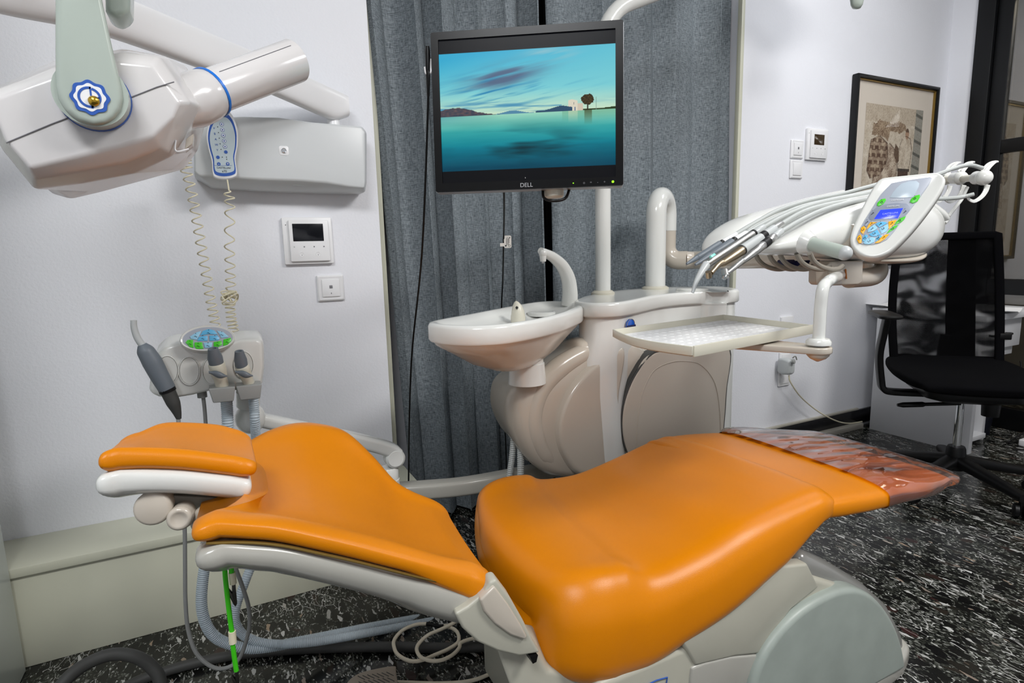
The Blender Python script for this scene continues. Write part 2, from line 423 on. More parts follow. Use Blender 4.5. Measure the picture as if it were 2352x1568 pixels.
# black framed glass door
d = thing('door_1', (XC, 1.2, 0), 'black metal framed glass door in the right wall', 'door'); d['kind'] = 'structure'
mb = MB()
mb.box((XC-.02, DY1-.085, 0), (XC+.07, DY1, DZ)); mb.box((XC-.02, DY0, 0), (XC+.07, DY0+.08, DZ)); mb.box((XC-.02, DY0, DZ-.08), (XC+.07, DY1, DZ))
mb.build('door_frame', 'black_metal', d, bevel=.004)
mb = MB(); xa, xb = XC+.0, XC+.05
mb.box((xa, DY1-.16, 0), (xb, DY1-.088, DZ-.085)); mb.box((xa, DY0+.085, 0), (xb, DY0+.15, DZ-.085))
for z0, z1 in ((1.505, 1.575), (.745, .83), (0, .12), (DZ-.16, DZ-.085)): mb.box((xa, DY0+.15, z0), (xb, DY1-.16, z1))
sash = mb.build('door_sash', 'black_metal', d, bevel=.004)
for z0, z1 in ((.12, .745), (.83, 1.505), (1.575, DZ-.16)):
    MB().box((xa+.02, DY0+.15, z0), (xa+.028, DY1-.16, z1)).build('pane', 'pane_glass', sash, smooth=False)
# passage behind the glass
mb = MB(); mb.box((5.0, 0, 0), (5.1, 2.5, ZC)); struct(mb.build('wall_passage', 'corridor', smooth=False))
mb = MB(); mb.box((XC+.12, 2.2, 0), (5.0, 2.3, ZC)); mb.box((XC+.12, 0, 0), (5.0, .1, ZC)); struct(mb.build('wall_passage_ends', 'corridor', smooth=False))
# boxed ledge along the foot of the left wall, and the white pier by the camera
YL = 1.805; zl = onY(23, 1304, YL).z
mb = MB(); mb.box((X0, YL, 0), (XL+.02, YW, zl-.026)); mb.box((X0, YL-.012, zl-.026), (XL+.035, YW, zl))
struct(mb.build('trim_1', 'ledge_paint', bevel=.003))
xp = -.552
mb = MB(); mb.box((X0, 1.2, 0), (xp, YL-.014, ZC)); struct(mb.build('trim_2', 'pier_gloss', bevel=.006))
# niche reveal strip and the thin white edge right of the curtain
mb = MB(); mb.box((XL, YW+.075, 0), (XL+.035, YW+.1, ZC)); mb.box((XR-.012, YW-.004, .0), (XR+.008, YW+.02, ZC)); struct(mb.build('trim_3', 'ledge_paint', bevel=.002))
# skirting and cable trunking on the right part of the wall
mb = MB(); mb.box((XR+.02, YW-.015, 0.02), (XC, YW, .1)); struct(mb.build('baseboard_back', 'skirting_black', bevel=.002))
mb = MB(); mb.box((XR+.02, YW-.05, 0), (3.19, YW-.015, .03)); mb.box((XR+.02, YW-.016, .1), (3.19, YW, .112)); struct(mb.build('trim_4', 'trunking', bevel=.003))
# window behind the curtains
w = thing('window_1', ((XL+XR)/2, YN, .1), 'dark window behind the grey curtains', 'window'); w['kind'] = 'structure'
mb = MB()
for a, b in ((XL+.26, XL+.32), (XR-.1, XR-.04), (1.3, 1.36)): mb.box((a, YN-.05, .1), (b, YN-.002, 2.5))
for a, b in ((.1, .16), (2.44, 2.5)): mb.box((XL+.26, YN-.05, a), (XR-.04, YN-.002, b))
mb.build('window_frame', 'black_metal', w, bevel=.004)
MB().box((XL+.3, YN-.02, .16), (XR-.1, YN-.012, 2.44)).build('pane', 'night', w, smooth=False)

# ================================================================ curtains
def curtain(name, top, bot, ztop, zbot, y, waves, amp, seed, label):
    """cloth hanging in folds between x ranges top and bot"""
    rnd = random.Random(seed); n = 220; rows = 40
    ph = [rnd.uniform(0, 6.28) for _ in range(4)]
    ths = np.cumsum([1+.45*math.sin(i*.09+ph[0])+.3*math.sin(i*.21+ph[1]) for i in range(n+1)]); ths = ths/ths[-1]*waves*2*PI
    mb = MB(); F = []; B = []
    for j in range(rows+1):
        t = j/rows; z = ztop+(zbot-ztop)*t; tt = t
        a = top[0]+(bot[0]-top[0])*tt; b = top[1]+(bot[1]-top[1])*tt
        for i in range(n+1):
            s = i/n; k = ths[i]+.25*math.sin(3*t+ph[2]+s*5)
            am = amp*(.75+.25*math.sin(i*.05+ph[3]))*(1+.25*math.sin(2.2*t+i*.03))
            c = math.sin(k)
            yy = y - am*(c*(1.15-.15*c*c)) + .004*math.sin(9*t+i*.11)
            xx = a+(b-a)*s+.45*am*math.sin(2*k+.4)*.5
            F.append(V(xx, yy, z)); B.append(V(xx, yy+.003, z))
    W = n+1; q = lambda o, j, i: o+j*W+i; N0 = len(F)
    f = []
    for j in range(rows):
        for i in range(n):
            f.append((q(0,j,i), q(0,j+1,i), q(0,j+1,i+1), q(0,j,i+1))); f.append((q(N0,j,i), q(N0,j,i+1), q(N0,j+1,i+1), q(N0,j+1,i)))
    for j in range(rows):
        for i in (0, n): f.append((q(0,j,i), q(N0,j,i), q(N0,j+1,i), q(0,j+1,i)))
    for i in range(n):
        for j in (0, rows): f.append((q(0,j,i), q(0,j,i+1), q(N0,j,i+1), q(N0,j,i)))
    mb.add(F+B, f)
    return tag(mb.build(name, 'curtain_cloth', angle=60), label, 'curtain', 'grey curtains over the window')
yc = 2.08
xl0 = onY(832, 0, yc).x; xlb = onY(945, 1110, yc); xm = onY(1238, 300, yc).x; xm2 = onY(1251, 300, yc).x; xr = onY(1690, 300, yc).x
sl = (xlb.x-xl0)/(onY(832, 0, yc).z-xlb.z)
zt = 2.62; xtop = xl0-sl*(zt-onY(832, 0, yc).z); xbot = xlb.x+sl*(xlb.z-.02)
curtain('curtain', (xtop, xm), (xbot, xm), zt, .02, yc+.012, 5.4, .062, 3, 'grey curtain on the left, partly hidden behind the screen and bowl')
curtain('curtain', (onY(1251, 300, 2.045).x, XR-.004), (onY(1251, 300, 2.045).x+.01, XR-.004), zt, .02, 2.048, 5.0, .050, 11, 'grey curtain on the right, behind the thick white pipe and cabinet')
# ================================================================ dental chair
def prof(P): return sorted([(p.x, p.z, p.y) for p in P])
def pz(P, x): return float(np.interp(x, [p[0] for p in P], [p[1] for p in P]))
def py_(P, x): return float(np.interp(x, [p[0] for p in P], [p[2] for p in P]))
ch = thing('dental_chair', (.95, .98, 0), 'reclined orange leather dental chair on a grey and beige base', 'chair')
# seat
sr = prof([onY(x, y, 1.235) for x, y in ((1125,1102),(1260,1100),(1330,1076),(1400,1052),(1460,1022),(1520,997),(1600,990))])
sf = prof([onY(x, y, .745) for x, y in ((1375,1338),(1480,1312),(1600,1250),(1720,1172),(1870,1118))])
sb = prof([onY(x, y, .71) for x, y in ((1265,1540),(1330,1562),(1500,1500),(1620,1440),(1700,1385),(1800,1300),(1870,1220))])
rows = []
for i, x in enumerate((.50, .56, .64, .74, .84, .94, 1.02, 1.08)):
    Rx = x+(.13, .11, .08, .045, .015, 0, 0, 0)[i]; Fx = x+(.075, .065, .042, .018, .003, -.005, -.012, -.025)[i]
    zr, zf, zb = (.497, .487, .478)[i] if i < 3 else pz(sr, Rx+.01), pz(sf, Fx), pz(sb, Fx-.02)
    tf = max(.075, zf-zb+.012)
    rows.append((V(Rx, 1.258, zr+.004), V(Fx, .712, zf+(.012, .008, .005, .004, .004, .004, .004, .004)[i]), .13-.004*i, tf+(.10, .09, .062, .04, .024, .02, .012, .006)[i], (.012, .018, .018, .012, .006, .003, 0, 0)[i]))
mb = MB(); pad(mb, rows, N=48, S=64, pw=3.3, capA=.150, capB=.05, lip=.004, cn=14, bulge=.25, extra=lambda u, t: .016*math.exp(-((u-.03)/.10)**2)*math.exp(-((abs(t)-.80)/.15)**2))
mb.build('seat_cushion', 'leather', ch, angle=80)
# leg rest
rows = []
for x, zt, yf, yr, T in ((1.04, .532, .722, 1.235, .06), (1.12, .532, .708, 1.235, .066), (1.2, .528, .70, 1.225, .066), (1.3, .520, .695, 1.2, .06), (1.39, .512, .695, 1.16, .052), (1.46, .506, .705, 1.11, .042)):
    rows.append((V(x, yr, zt-.006), V(x, yf, zt), T, T, 0))
mb = MB(); pad(mb, rows, N=30, S=56, pw=3.6, capA=.02, capB=.06, cn=9); leg = mb.build('leg_cushion', 'leather', ch, angle=80)
# back
br = prof([onY(*p) for p in ((540,1035,1.2),(560,1010,1.22),(600,985,1.24),(660,962,1.25),(720,960,1.25),(780,970,1.25),(830,1005,1.23),(870,1055,1.2),(905,1095,1.18),(950,1125,1.16),(1000,1145,1.14))])
bf = prof([onY(x, y, .75) for x, y in ((480,1182),(500,1180),(650,1196),(800,1232),(970,1278),(1095,1305))])
rows = []; rows2 = []
for i, x in enumerate((-.035, .0, .045, .095, .145, .2, .245, .28, .31, .345)):
    R = V(x+.01, py_(br, x+.01), pz(br, x+.01)); xf = (-.035, -.004, .035, .08, .125, .178, .215, .246, .272, .298)[i]; F = V(xf, .742, pz(bf, xf)+.002)
    sag = (.034, .046, .055, .058, .058, .052, .042, .034, .026, .014)[i]
    rows.append((R, F, .04, .036+.02*max(0, (i-6)/3), sag))
    rows2.append((R+V(.006, -.002, -.022), F+V(.004, .0, -.022), .06, .058+.026*i/9, sag+.012))
mb = MB(); pad(mb, rows, N=48, S=64, pw=4.0, capA=.03, capB=.045, cn=9, lip=.007, notch=.065); mb.build('back_cushion', 'leather', ch, angle=80)
mb = MB(); pad(mb, rows2, N=40, S=48, pw=3.4, capA=.035, capB=.03, notch=.06); shell = mb.build('back_shell', 'shell_grey', ch, angle=80)
mb = MB(); mb.tube([r[1]+V(-.012 if i == 0 else 0, .003, -.0335) for i, r in enumerate(rows)], .0022, 8, smooth=40); mb.build('back_piping', 'gold_trim', ch)
# slot at the top of the back, behind the headrest arm
f = Fr(onY(541, 1152, .93), V(.55, -.5, -.1), V(.1, 0, 1))
mb = MB(); mb.loft([f.pts(rrect(.018, .05, .008), -.02), f.pts(rrect(.018, .05, .008), .0)]); mb.build('arm_slot', 'plastic_green_white', ch, bevel=.002)
# headrest
hr = prof([onY(x, y, 1.03) for x, y in ((290,1000),(330,980),(380,971),(470,975),(545,982),(575,1010))])
hf = prof([onY(x, y, .895) for x, y in ((265,1034),(400,1038),(545,1056),(575,1068))])
rows = []; r2 = []
for i, x in enumerate((-.145, -.11, -.07, -.03, -.004)):
    a = V(x+(.014, .006, 0, 0, -.004)[i], (1.0, 1.035, 1.045, 1.045, 1.03)[i], pz(hr, x+(.014, .006, 0, 0, -.004)[i])+.004); b = V(x, .882, pz(hf, x)+.009)
    rows.append((a, b, .034, .036, .010)); r2.append((a+V(0, .002, -.02), b+V(0, -.003, -.026), .045, .044, .012))
mb = MB(); pad(mb, rows, N=24, S=48, pw=3.0, capA=.026, capB=.032, lip=.004); mb.build('headrest_cushion', 'leather', ch, angle=80)
mb = MB(); pad(mb, r2, N=24, S=40, pw=3.4, capA=.032, capB=.022); hs = mb.build('headrest_shell', 'plastic', ch, angle=80)
# headrest joint: plate, three knobs
f = Fr(onY(445, 1168, .915), V(1, 0, -.28), V(.28, 0, 1))
mb = MB(); mb.loft([f.pts(rrect(.105, .036, .008), -.05), f.pts(rrect(.105, .036, .008), 0)]); jp = mb.build('headrest_bracket', 'plastic_dim', ch, bevel=.002)
for (x, y, r, h, nm) in ((357, 1160, .0235, .02, 'knob'), (480, 1190, .0225, .018, 'knob'), (421, 1178, .0165, .03, 'release_button')):
    o = onY(x, y, .91); MB().lathe([(-.02, r*.96), (h-.006, r), (h-.002, r*.95), (h, r*.8)]+([(h, r*.62), (h-.002, r*.5), (h-.002, 0)] if nm != 'knob' else [(h+.0005, 0)]), o, V(-.12, -1, .12), 32).build(nm, 'plastic_warm', jp, angle=50)
o = onY(421, 1172, .93); mb = MB(); mb.lathe([(0, .0185), (.02, .0185), (.021, .014)], o, V(0, -1, 0), 24); mb.build('button_collar', 'plastic_cream', jp, angle=40)
# hinge between back and base
mb = MB(); P = [onY(x, y, .728) for x, y in ((1044,1410),(1075,1392),(1112,1362),(1126,1336),(1140,1330),(1172,1372),(1202,1425),(1224,1470),(1242,1500),(1192,1508),(1142,1496),(1096,1475),(1062,1444))]
mb.prism(P, V(.004, .028, 0)); hg = mb.build('hinge_arm', 'base_beige', ch, bevel=.012, seg=4, angle=60)
mb = MB(); P = [onY(x, y, .722) for x, y in ((1103,1378),(1120,1362),(1136,1346),(1168,1388),(1198,1436),(1212,1462),(1206,1470),(1172,1458),(1136,1432),(1112,1404))]
mb.prism(P, V(0, .02, 0)); mb.build('hinge_cover', 'plastic_warm', hg, bevel=.004, seg=3)
mb = MB(); mb.prism([onY(x, y, .726) for x, y in ((1217,1508),(1236,1504),(1232,1520),(1224,1524))], V(0, .02, 0)); mb.build('slot', 'black_plastic', hg)
mb = MB(); mb.prism([V(x, .84, z) for x, z in ((.32, .44), (.35, .45), (.42, .40), (.45, .36), (.38, .37))], V(0, .24, 0)); mb.build('hinge_core', 'black_plastic', hg, bevel=.006)
# base
def arc(pts, n): return catmull(pts, n)
yb = .735
top = [onY(x, y, yb) for x, y in ((1136,1488),(1235,1502),(1262,1545))]
out = [(p.x, p.z) for p in top] + [(.5,.325),(.7,.325),(.95,.37),(1.04,.365),(1.10,.335),(1.17,.30),(1.25,.245),(1.32,.18),(1.37,.10),(1.39,.03),(1.39,.0),(.47,.0),(.40,.18)]
tongue = [q_ for q_ in out if q_[0] < .6]; body = [(.5, .0), (.5, .325)]+[q_ for q_ in out if q_[0] > .6]
mb = MB(); mb.prism([V(x, .722, z) for x, z in tongue]+[V(.52, .722, .0)] if False else [V(x+.008, .752, z-.012) for x, z in tongue], V(.03, .07, 0)); mb.build('base_nose', 'base_beige', ch, bevel=.008, seg=3, angle=50)
mb = MB(); mb.prism([V(x, .72, z) for x, z in body], V(0, .5, 0)); base = mb.build('chair_base', 'base_beige', ch, bevel=.012, seg=4, angle=50)
# grey rounded end cap of the base
cap = [onY(x, y, .745) for x, y in ((1842,1262),(1905,1290),(1985,1338),(2040,1388),(2072,1450),(2085,1520))]
q = [(p.x, p.z) for p in cap]+[(1.36,.0),(1.05,.0),(.98,.2),(1.02,.36)]
mb = MB(); mb.prism([V(x, .735, z) for x, z in q], V(0, .47, 0)); mb.build('base_hood', 'hood_grey', ch, bevel=.03, seg=6, angle=60, bangle=50)
ar = arc([onY(x, y, .70) for x, y in ((1716,1640),(1738,1550),(1775,1478),(1830,1415),(1895,1372),(1955,1352),(2003,1366),(2040,1405),(2066,1455),(2080,1510),(2084,1560))], 40)
zb_ = .035; ar = [p for p in ar if p.z > zb_]; ar = [V(ar[0].x+.004, .70, zb_)]+ar+([V(ar[-1].x, .70, zb_)] if ar[-1].z > zb_+.005 else [])
mb = MB(); mb.prism(ar, V(0, .06, 0)); mb.build('base_fender', 'fender_grey', ch, bevel=.018, seg=6, angle=60, bangle=50)
# upper side panel and lower skirt on the base
mb = MB(); P = [onY(x, y, .715) for x, y in ((1560,1465),(1700,1385),(1800,1300),(1856,1294),(1882,1348),(1818,1400),(1772,1462),(1747,1502),(1690,1508),(1598,1530))]
mb.prism(P, V(0, .03, 0)); mb.build('side_panel', 'base_beige', base, bevel=.006, seg=3)
mb = MB(); P = [onY(x, y, .715) for x, y in ((1590,1534),(1620,1522),(1680,1508),(1742,1503),(1720,1560),(1706,1640),(1580,1640))]
mb.prism(P, V(0, .03, 0)); mb.build('side_skirt', 'shell_grey', base, bevel=.005, seg=3)
mb = MB(); P = [V(.64,.70,0),(1.2,.70,0),(1.42,.72,0),(1.475,.80,0),(1.475,1.1,0),(1.4,1.2,0),(.64,1.2,0)]
mb.prism(smooth_closed(P, 60), V(0, 0, .055)); mb.build('base_plate', 'shell_grey', base, bevel=.02, seg=5, angle=60, bangle=50)
mb = MB(); L = [onY(x, y, .7185) for x, y in ((1470,1580),(1508,1562),(1533,1555),(1529,1580))]
mb.tube(L, .0012, 6); mb.build('base_emblem', 'blue', base)
# clear protective sheet over the foot end
rows = []
for x, zt, yf, yr, T in ((1.235, .529, .694, 1.19, .07), (1.28, .529, .692, 1.212, .069), (1.34, .524, .688, 1.195, .066), (1.41, .515, .688, 1.16, .06), (1.487, .508, .70, 1.115, .05)):
    rows.append((V(x+.02, yr, zt), V(x+.012, yf, zt), T, T, 0))
mb = MB(); n0 = len(mb.v); pad(mb, rows, N=30, S=56, pw=3.6, capA=.0, capB=.06, cn=8)
# open end: drop the closing face and the inner cap rows
S_ = 56; mb.f = [q for q in mb.f if len(q) == 4 and min(q) >= 10*S_] + [mb.f[-1]]; mb.mi = [0]*len(mb.f)
mb.build('foot_sheet', 'clear_sheet', leg, angle=80)
# ================================================================ dental water unit: cabinet, bowl, pole, pipe
un = thing('dental_unit', (1.1, 1.65, 0), 'glossy white dental unit cabinet with spittoon bowl behind the orange chair', 'dental unit')
ZT = .89
plan = [(.972,1.50),(.985,1.43),(1.05,1.402),(1.13,1.43),(1.22,1.478),(1.33,1.532),(1.434,1.553),(1.54,1.54),(1.63,1.503),(1.70,1.53),(1.765,1.64),(1.755,1.73),(1.66,1.80),(1.553,1.836),(1.43,1.83),(1.317,1.80),(1.2,1.735),(1.09,1.655),(1.0,1.56)]
pl = smooth_closed([V(x, y, ZT) for x, y in plan], 96)
def ring_in(P, d, z):
    c = sum(P, V(0,0,0))/len(P); n = len(P); out = []
    for i, p in enumerate(P):
        t = (P[(i+1) % n]-P[i-1]).normalized(); nn = V(t.y, -t.x, 0)
        if nn.dot(p-c) < 0: nn = -nn
        q = p-nn*d; out.append(V(q.x, q.y, z))
    return out
mb = MB(); mb.loft([ring_in(pl, .016, ZT-.047), ring_in(pl, .004, ZT-.045), ring_in(pl, 0, ZT-.04), ring_in(pl, 0, ZT-.01), ring_in(pl, .003, ZT-.003), ring_in(pl, .01, ZT), ring_in(pl, .03, ZT-.002)])
mb.build('cabinet_lid', 'plastic', un, angle=50)
b0 = ring_in(pl, .014, 0)
mb = MB()
def lev(z, dx, dn): return [V(p.x+dx*max(0, 1-(p.x-.97)/.35), p.y, z) for p in ring_in(pl, dn, 0)]
mb.loft([lev(z, dx, .014) for z, dx in ((.30,.02),(.40,.0),(.60,-.02),(.72,-.02),(.78,.0),(.848,.0))]); cab = mb.build('cabinet_body', 'plastic', un, angle=50)
# lower swelling body
YB = 1.47
oA = [(1332,770),(1302,800),(1255,833),(1206,860),(1172,892),(1160,935),(1166,985),(1195,1042),(1240,1082),(1310,1096),(1400,1100),(1470,1070),(1480,960),(1500,850),(1440,775)]
A = smooth_closed([onY(x, y, YB+.04) for x, y in oA], 90)
cA = sum(A, V(0,0,0))/len(A)
def shr(P, c, s, y): return [V(c.x+(p.x-c.x)*s, y, c.z+(p.z-c.z)*s) for p in P]
mb = MB(); mb.loft([shr(A, cA, .6, YB-.022), shr(A, cA, .84, YB-.020), shr(A, cA, .93, YB-.008), shr(A, cA, .98, YB+.018), shr(A, cA, .97, YB+.06), shr(A, cA, .88, YB+.14), shr(A, cA, .82, YB+.24), shr(A, cA, .7, YB+.30)])
sw = mb.build('cabinet_swell', 'plastic_warm', un, angle=60)
mb = MB(); pr_ = catmull([onY(x, y, YB+.004) for x, y in ((1392,792),(1338,812),(1282,846),(1240,892),(1222,945),(1226,995),(1250,1042),(1296,1084))], 50); mb.tube(pr_, [.012,.03,.034,.034,.034,.034,.03,.012], 20); mb.build('swell_rim', 'plastic_warm', sw, angle=60)
# inner raised panel with S-shaped edge
oB = [(1425,800),(1385,815),(1335,855),(1300,900),(1280,950),(1276,1000),(1290,1045),(1325,1085),(1400,1090),(1408,1000),(1412,900)]
B = smooth_closed([onY(x, y, YB-.02) for x, y in oB], 70); cB = sum(B, V(0,0,0))/len(B)
mb = MB(); mb.loft([shr(B, cB, .9, YB-.047), shr(B, cB, .96, YB-.046), shr(B, cB, 1.0, YB-.038), shr(B, cB, 1.03, YB-.01)]); mb.build('swell_panel', 'plastic_warm', sw, angle=60)
# round-topped access door on the front
oC = [(1500,812),(1462,858),(1438,915),(1430,970),(1436,1020),(1460,1075),(1560,1100),(1650,1085),(1664,980),(1670,900),(1676,800),(1600,790)]
def door(pxs, y0, y1, nm, m, par, bv):
    mb = MB(); P = smooth_closed([onY(x, y, y0) for x, y in pxs], 70); mb.prism(P, V(0, y1-y0, 0)); return mb.build(nm, m, par, bevel=bv, seg=4, angle=50)
door([(x-4 if x < 1480 else x, y-4) for x, y in oC], 1.432, 1.47, 'door_seal', 'rubber_dark', cab, .001)
mb = MB(); mb.tube([onY(x, y, 1.4285) for x, y in ((1520,806),(1498,812),(1460,858),(1435,915),(1427,970),(1433,1020),(1452,1062))], .0032, 8, smooth=40); mb.build('door_gasket', 'rubber_dark', cab)
dr = door(oC, 1.425, 1.52, 'access_door', 'plastic_warm', cab, .008)
oD = [(1470,930),(1480,890),(1503,850),(1540,832),(1575,829),(1610,838),(1640,875),(1652,930),(1655,1000),(1652,1060),(1560,1080),(1470,1060),(1464,990)]
mb = MB(); P = smooth_closed([onY(x, y, 1.4245) for x, y in oD], 70); mb.tube(P+[P[0]], .0016, 6); mb.build('door_groove', 'plastic_warm', dr)
# blue badge
f = Fr(onY(1448, 746, 1.428), V(1, .26, 0), V(0, 0, 1)); R_ = .019
mb = MB(); mb.prism(f.pts([(R_*math.cos(a), R_*math.sin(a)) for a in np.linspace(0, PI, 24)]+[(-R_, -.008), (R_, -.008)], -.004), f.z*.006); bd = mb.build('emblem', 'blue_badge', cab, bevel=.0012)
mb = MB(); mb.tube(f.pts([(R_*.98*math.cos(a), R_*.98*math.sin(a)) for a in np.linspace(0, PI, 24)], .0022), .001, 6); mb.build('emblem_rim', 'steel', bd)
mb = MB(); mb.prism(f.pts([(-R_*1.12, -.009), (R_*1.12, -.009), (R_*1.12, .0), (-R_*1.12, .0)], .002), f.z*.003); mb.build('emblem_plate', 'navy', bd, bevel=.001)
# flush round cap and collars on the lid
o = onZ(1590, 665, ZT); MB().lathe([(-.005, .058), (.004, .058), (.006, .054), (.006, 0)], o, V(0, 0, 1), 36).build('lid_cap', 'plastic', un, angle=40)
# post and foot behind the seat
p0 = onZ(1275, 1245, 0); MB().lathe([(0, .11), (.018, .11), (.022, .10), (.022, .034), (.42, .034)], V(.93, 1.66, 0), V(0, 0, 1), 32).build('floor_post', 'plastic', un, angle=40)
mb = MB()
for i in range(4): mb.ball(onY(1258+i*7, 1075-(i % 2)*3, 1.622), .0018)
mb.build('post_screw', 'black_plastic', un)
# horizontal link from the unit to the wall side
mb = MB(); path = catmull([V(.30,1.72,.325), V(.40,1.685,.325), V(.5,1.655,.322), V(.64,1.625,.318), V(.85,1.62,.315), V(1.0,1.63,.312)], 40)
L = []
for i, p in enumerate(path):
    t = (path[min(i+1, 40)]-path[max(i-1, 0)]).normalized(); sd = V(t.y, -t.x, 0)
    L.append([p+sd*a+V(0,0,1)*b for a, b in rrect(.055, .05, .012, 4)])
mb.loft(L); mb.build('link_arm', 'shell_grey', un, angle=50)
# corrugated drain hoses on the left side
for nm, pts, r in (('drain_hose', [(1182,965,1.56),(1180,1000,1.56),(1176,1050,1.56),(1168,1110,1.56),(1160,1180,1.56)], .0105), ('drain_hose', [(1192,962,1.53),(1195,1010,1.53),(1196,1060,1.53),(1195,1120,1.53),(1192,1190,1.53)], .0115)):
    MB().corr([onY(*p) for p in pts], r, .0062, 12, 50, .14).build(nm, 'hose_grey', un, angle=30)
# left cheek
mb = MB(); P = smooth_closed([onY(x, y, 1.62) for x, y in ((1200,868),(1172,895),(1160,930),(1160,975),(1175,1012),(1215,1060),(1240,1010),(1238,900))], 50); mb.prism(P, V(.03, .05, 0)); mb.build('side_cover', 'plastic', un, bevel=.015, seg=4, angle=60)
# ---------------- bowl
ZB = .88
rim = smooth_closed([V(x, y, 0) for x, y in ((.452,1.385),(.447,1.33),(.472,1.272),(.52,1.228),(.59,1.216),(.675,1.243),(.75,1.282),(.83,1.338),(.90,1.397),(.966,1.46),(1.02,1.55),(1.026,1.62),(1.005,1.68),(.96,1.70),(.90,1.683),(.80,1.625),(.70,1.558),(.60,1.49),(.50,1.43))], 84)
nk = V(.735, 1.44, 0)
def sc_(P, c, s, z): return [V(c.x+(p.x-c.x)*s, c.y+(p.y-c.y)*s, z) for p in P]
c0 = V(.72, 1.42, 0)
mb = MB(); mb.loft([sc_(ring_in(rim, .02, 0), nk, .18, .722), sc_(ring_in(rim, .02, 0), nk, .36, .730), sc_(ring_in(rim, .02, 0), nk, .62, .758), sc_(ring_in(rim, .018, 0), nk, .85, .797), ring_in(rim, .016, .822), ring_in(rim, .012, .832),
    ring_in(rim, .003, .833), ring_in(rim, 0, .838), ring_in(rim, 0, .870), ring_in(rim, .004, .878), ring_in(rim, .012, ZB), ring_in(rim, .022, .878), ring_in(rim, .032, .866), sc_(ring_in(rim, .035, 0), c0, .9, .852), sc_(ring_in(rim, .035, 0), c0, .55, .842), sc_(ring_in(rim, .035, 0), c0, .1, .838)])
bowl = mb.build('spittoon_bowl', 'plastic', un, angle=50)
MB().lathe([(.0, .056), (.06, .052), (.062, .049), (.14, .049)], V(.775, 1.47, .665), V(0, 0, 1), 36).build('bowl_neck', 'plastic', un, angle=40)
# spout
sp_ = [onY(x, y, Y) for x, y, Y in ((1308,700,1.615),(1309,672,1.61),(1305,640,1.60),(1292,612,1.585),(1272,592,1.56),(1254,582,1.535),(1242,576,1.52))]
mb = MB(); mb.tube(sp_, [.027, .0255, .0235, .0205, .0165, .0135, .0105], 18, smooth=30); mb.ball(onY(1247, 582, 1.52), .013); mb.lathe([(-.016, .009), (.004, .011)], onY(1247, 588, 1.52), V(0, 0, 1), 14)
spt = mb.build('water_spout', 'plastic', bowl, angle=60); MB().lathe([(-.006, .004), (.004, .004)], onY(1247, 600, 1.52), V(0, 0, 1), 12).build('spout_nozzle', 'steel', spt)
o = onZ(1190, 727, .862)
mb = MB(); mb.loft([[o+V(a*s*.8+dx, b*s, z) for a, b in oval(1, 1, 20)] for s, z, dx in ((.052, -.016, 0), (.05, .0, 0), (.043, .018, 0), (.03, .034, -.002), (.014, .043, -.004), (.003, .046, -.005))]); rf = mb.build('rinse_nozzle', 'plastic_cream', bowl, angle=50)
MB().lathe([(0, .004), (.002, .004)], o+V(-.012, -.0165, .028), V(-.3, -1, .35), 12).build('nozzle_hole', 'black_plastic', rf)
o = onZ(1243, 718, .855); MB().lathe([(-.008, .045), (.002, .045), (.004, .04), (.001, .034), (.001, 0)], o, V(0, 0, 1), 32).build('cup_rest', 'plastic', bowl, angle=40)
o = onZ(1120, 735, .852); MB().lathe([(-.004, .026), (.001, .026), (.0015, .02), (-.001, .018), (-.001, 0)], V(.60, 1.37, .8445), V(0, 0, 1), 28).build('drain_strainer', 'plastic_lightgrey', bowl, angle=40)
# ---------------- riser pipe
g = onZ(1505, 662, ZT); g2 = V(g.x+.115, g.y+.07, 0)
h1 = 1.215
mb = MB()
P = [V(g.x, g.y, ZT), V(g.x, g.y, 1.0), V(g.x, g.y, h1-.05)]
md = (V(g.x, g.y, 0)+g2)/2; dv = (g2-V(g.x, g.y, 0))/2; dl = dv.length
for a in np.linspace(PI, 0, 15): P.append(V(md.x+dv.x*math.cos(a), md.y+dv.y*math.cos(a), h1-.04+dl*1.05*math.sin(a)))
e1 = onY(1546, 592, g2.y)
P += [V(g2.x, g2.y, h1-.1), V(g2.x, g2.y, 1.12)]
mb.tube(P, .0385, 28); mb.build('riser_pipe', 'plastic', un, angle=60)
mb = MB(); d2 = V(.62, -.78, 0)
Q = [V(g2.x, g2.y, 1.119), V(g2.x, g2.y, 1.07)]
for a in np.linspace(0, PI/2, 10): Q.append(V(g2.x, g2.y, 1.05)+d2*(.055*(1-math.cos(a)))+V(0, 0, -.055*math.sin(a)))
Q += [Q[-1]+d2*.03]
mb.tube(Q, .0375, 28); mb.build('pipe_elbow', 'plastic_warm', un, angle=60); ARM0 = Q[-1]
MB().lathe([(-.004, .052), (.004, .052), (.008, .045), (.010, .041)], V(g.x, g.y, ZT), V(0, 0, 1), 32).build('pipe_collar', 'plastic_cream', un, angle=40)
# ---------------- lamp pole
g = onZ(1385, 674, ZT)
MB().lathe([(-.004, .042), (.004, .042), (.009, .036), (.012, .032)], V(g.x, g.y, ZT), V(0, 0, 1), 32).build('pole_collar', 'plastic_cream', un, angle=40)
P = [V(g.x, g.y, ZT), V(g.x, g.y, 1.3), V(g.x, g.y, 1.70)]
for a in np.linspace(0.1, PI/2*.8, 8): P.append(V(g.x+.14*(1-math.cos(a)), g.y-.03*(1-math.cos(a)), 1.72+.16*math.sin(a)))
P += [P[-1]+V(.1, -.03, .04), P[-1]+V(.25, -.07, .1)]
MB().tube(P, .0275, 24).build('lamp_pole', 'plastic', un, angle=60); LP = P[-1]
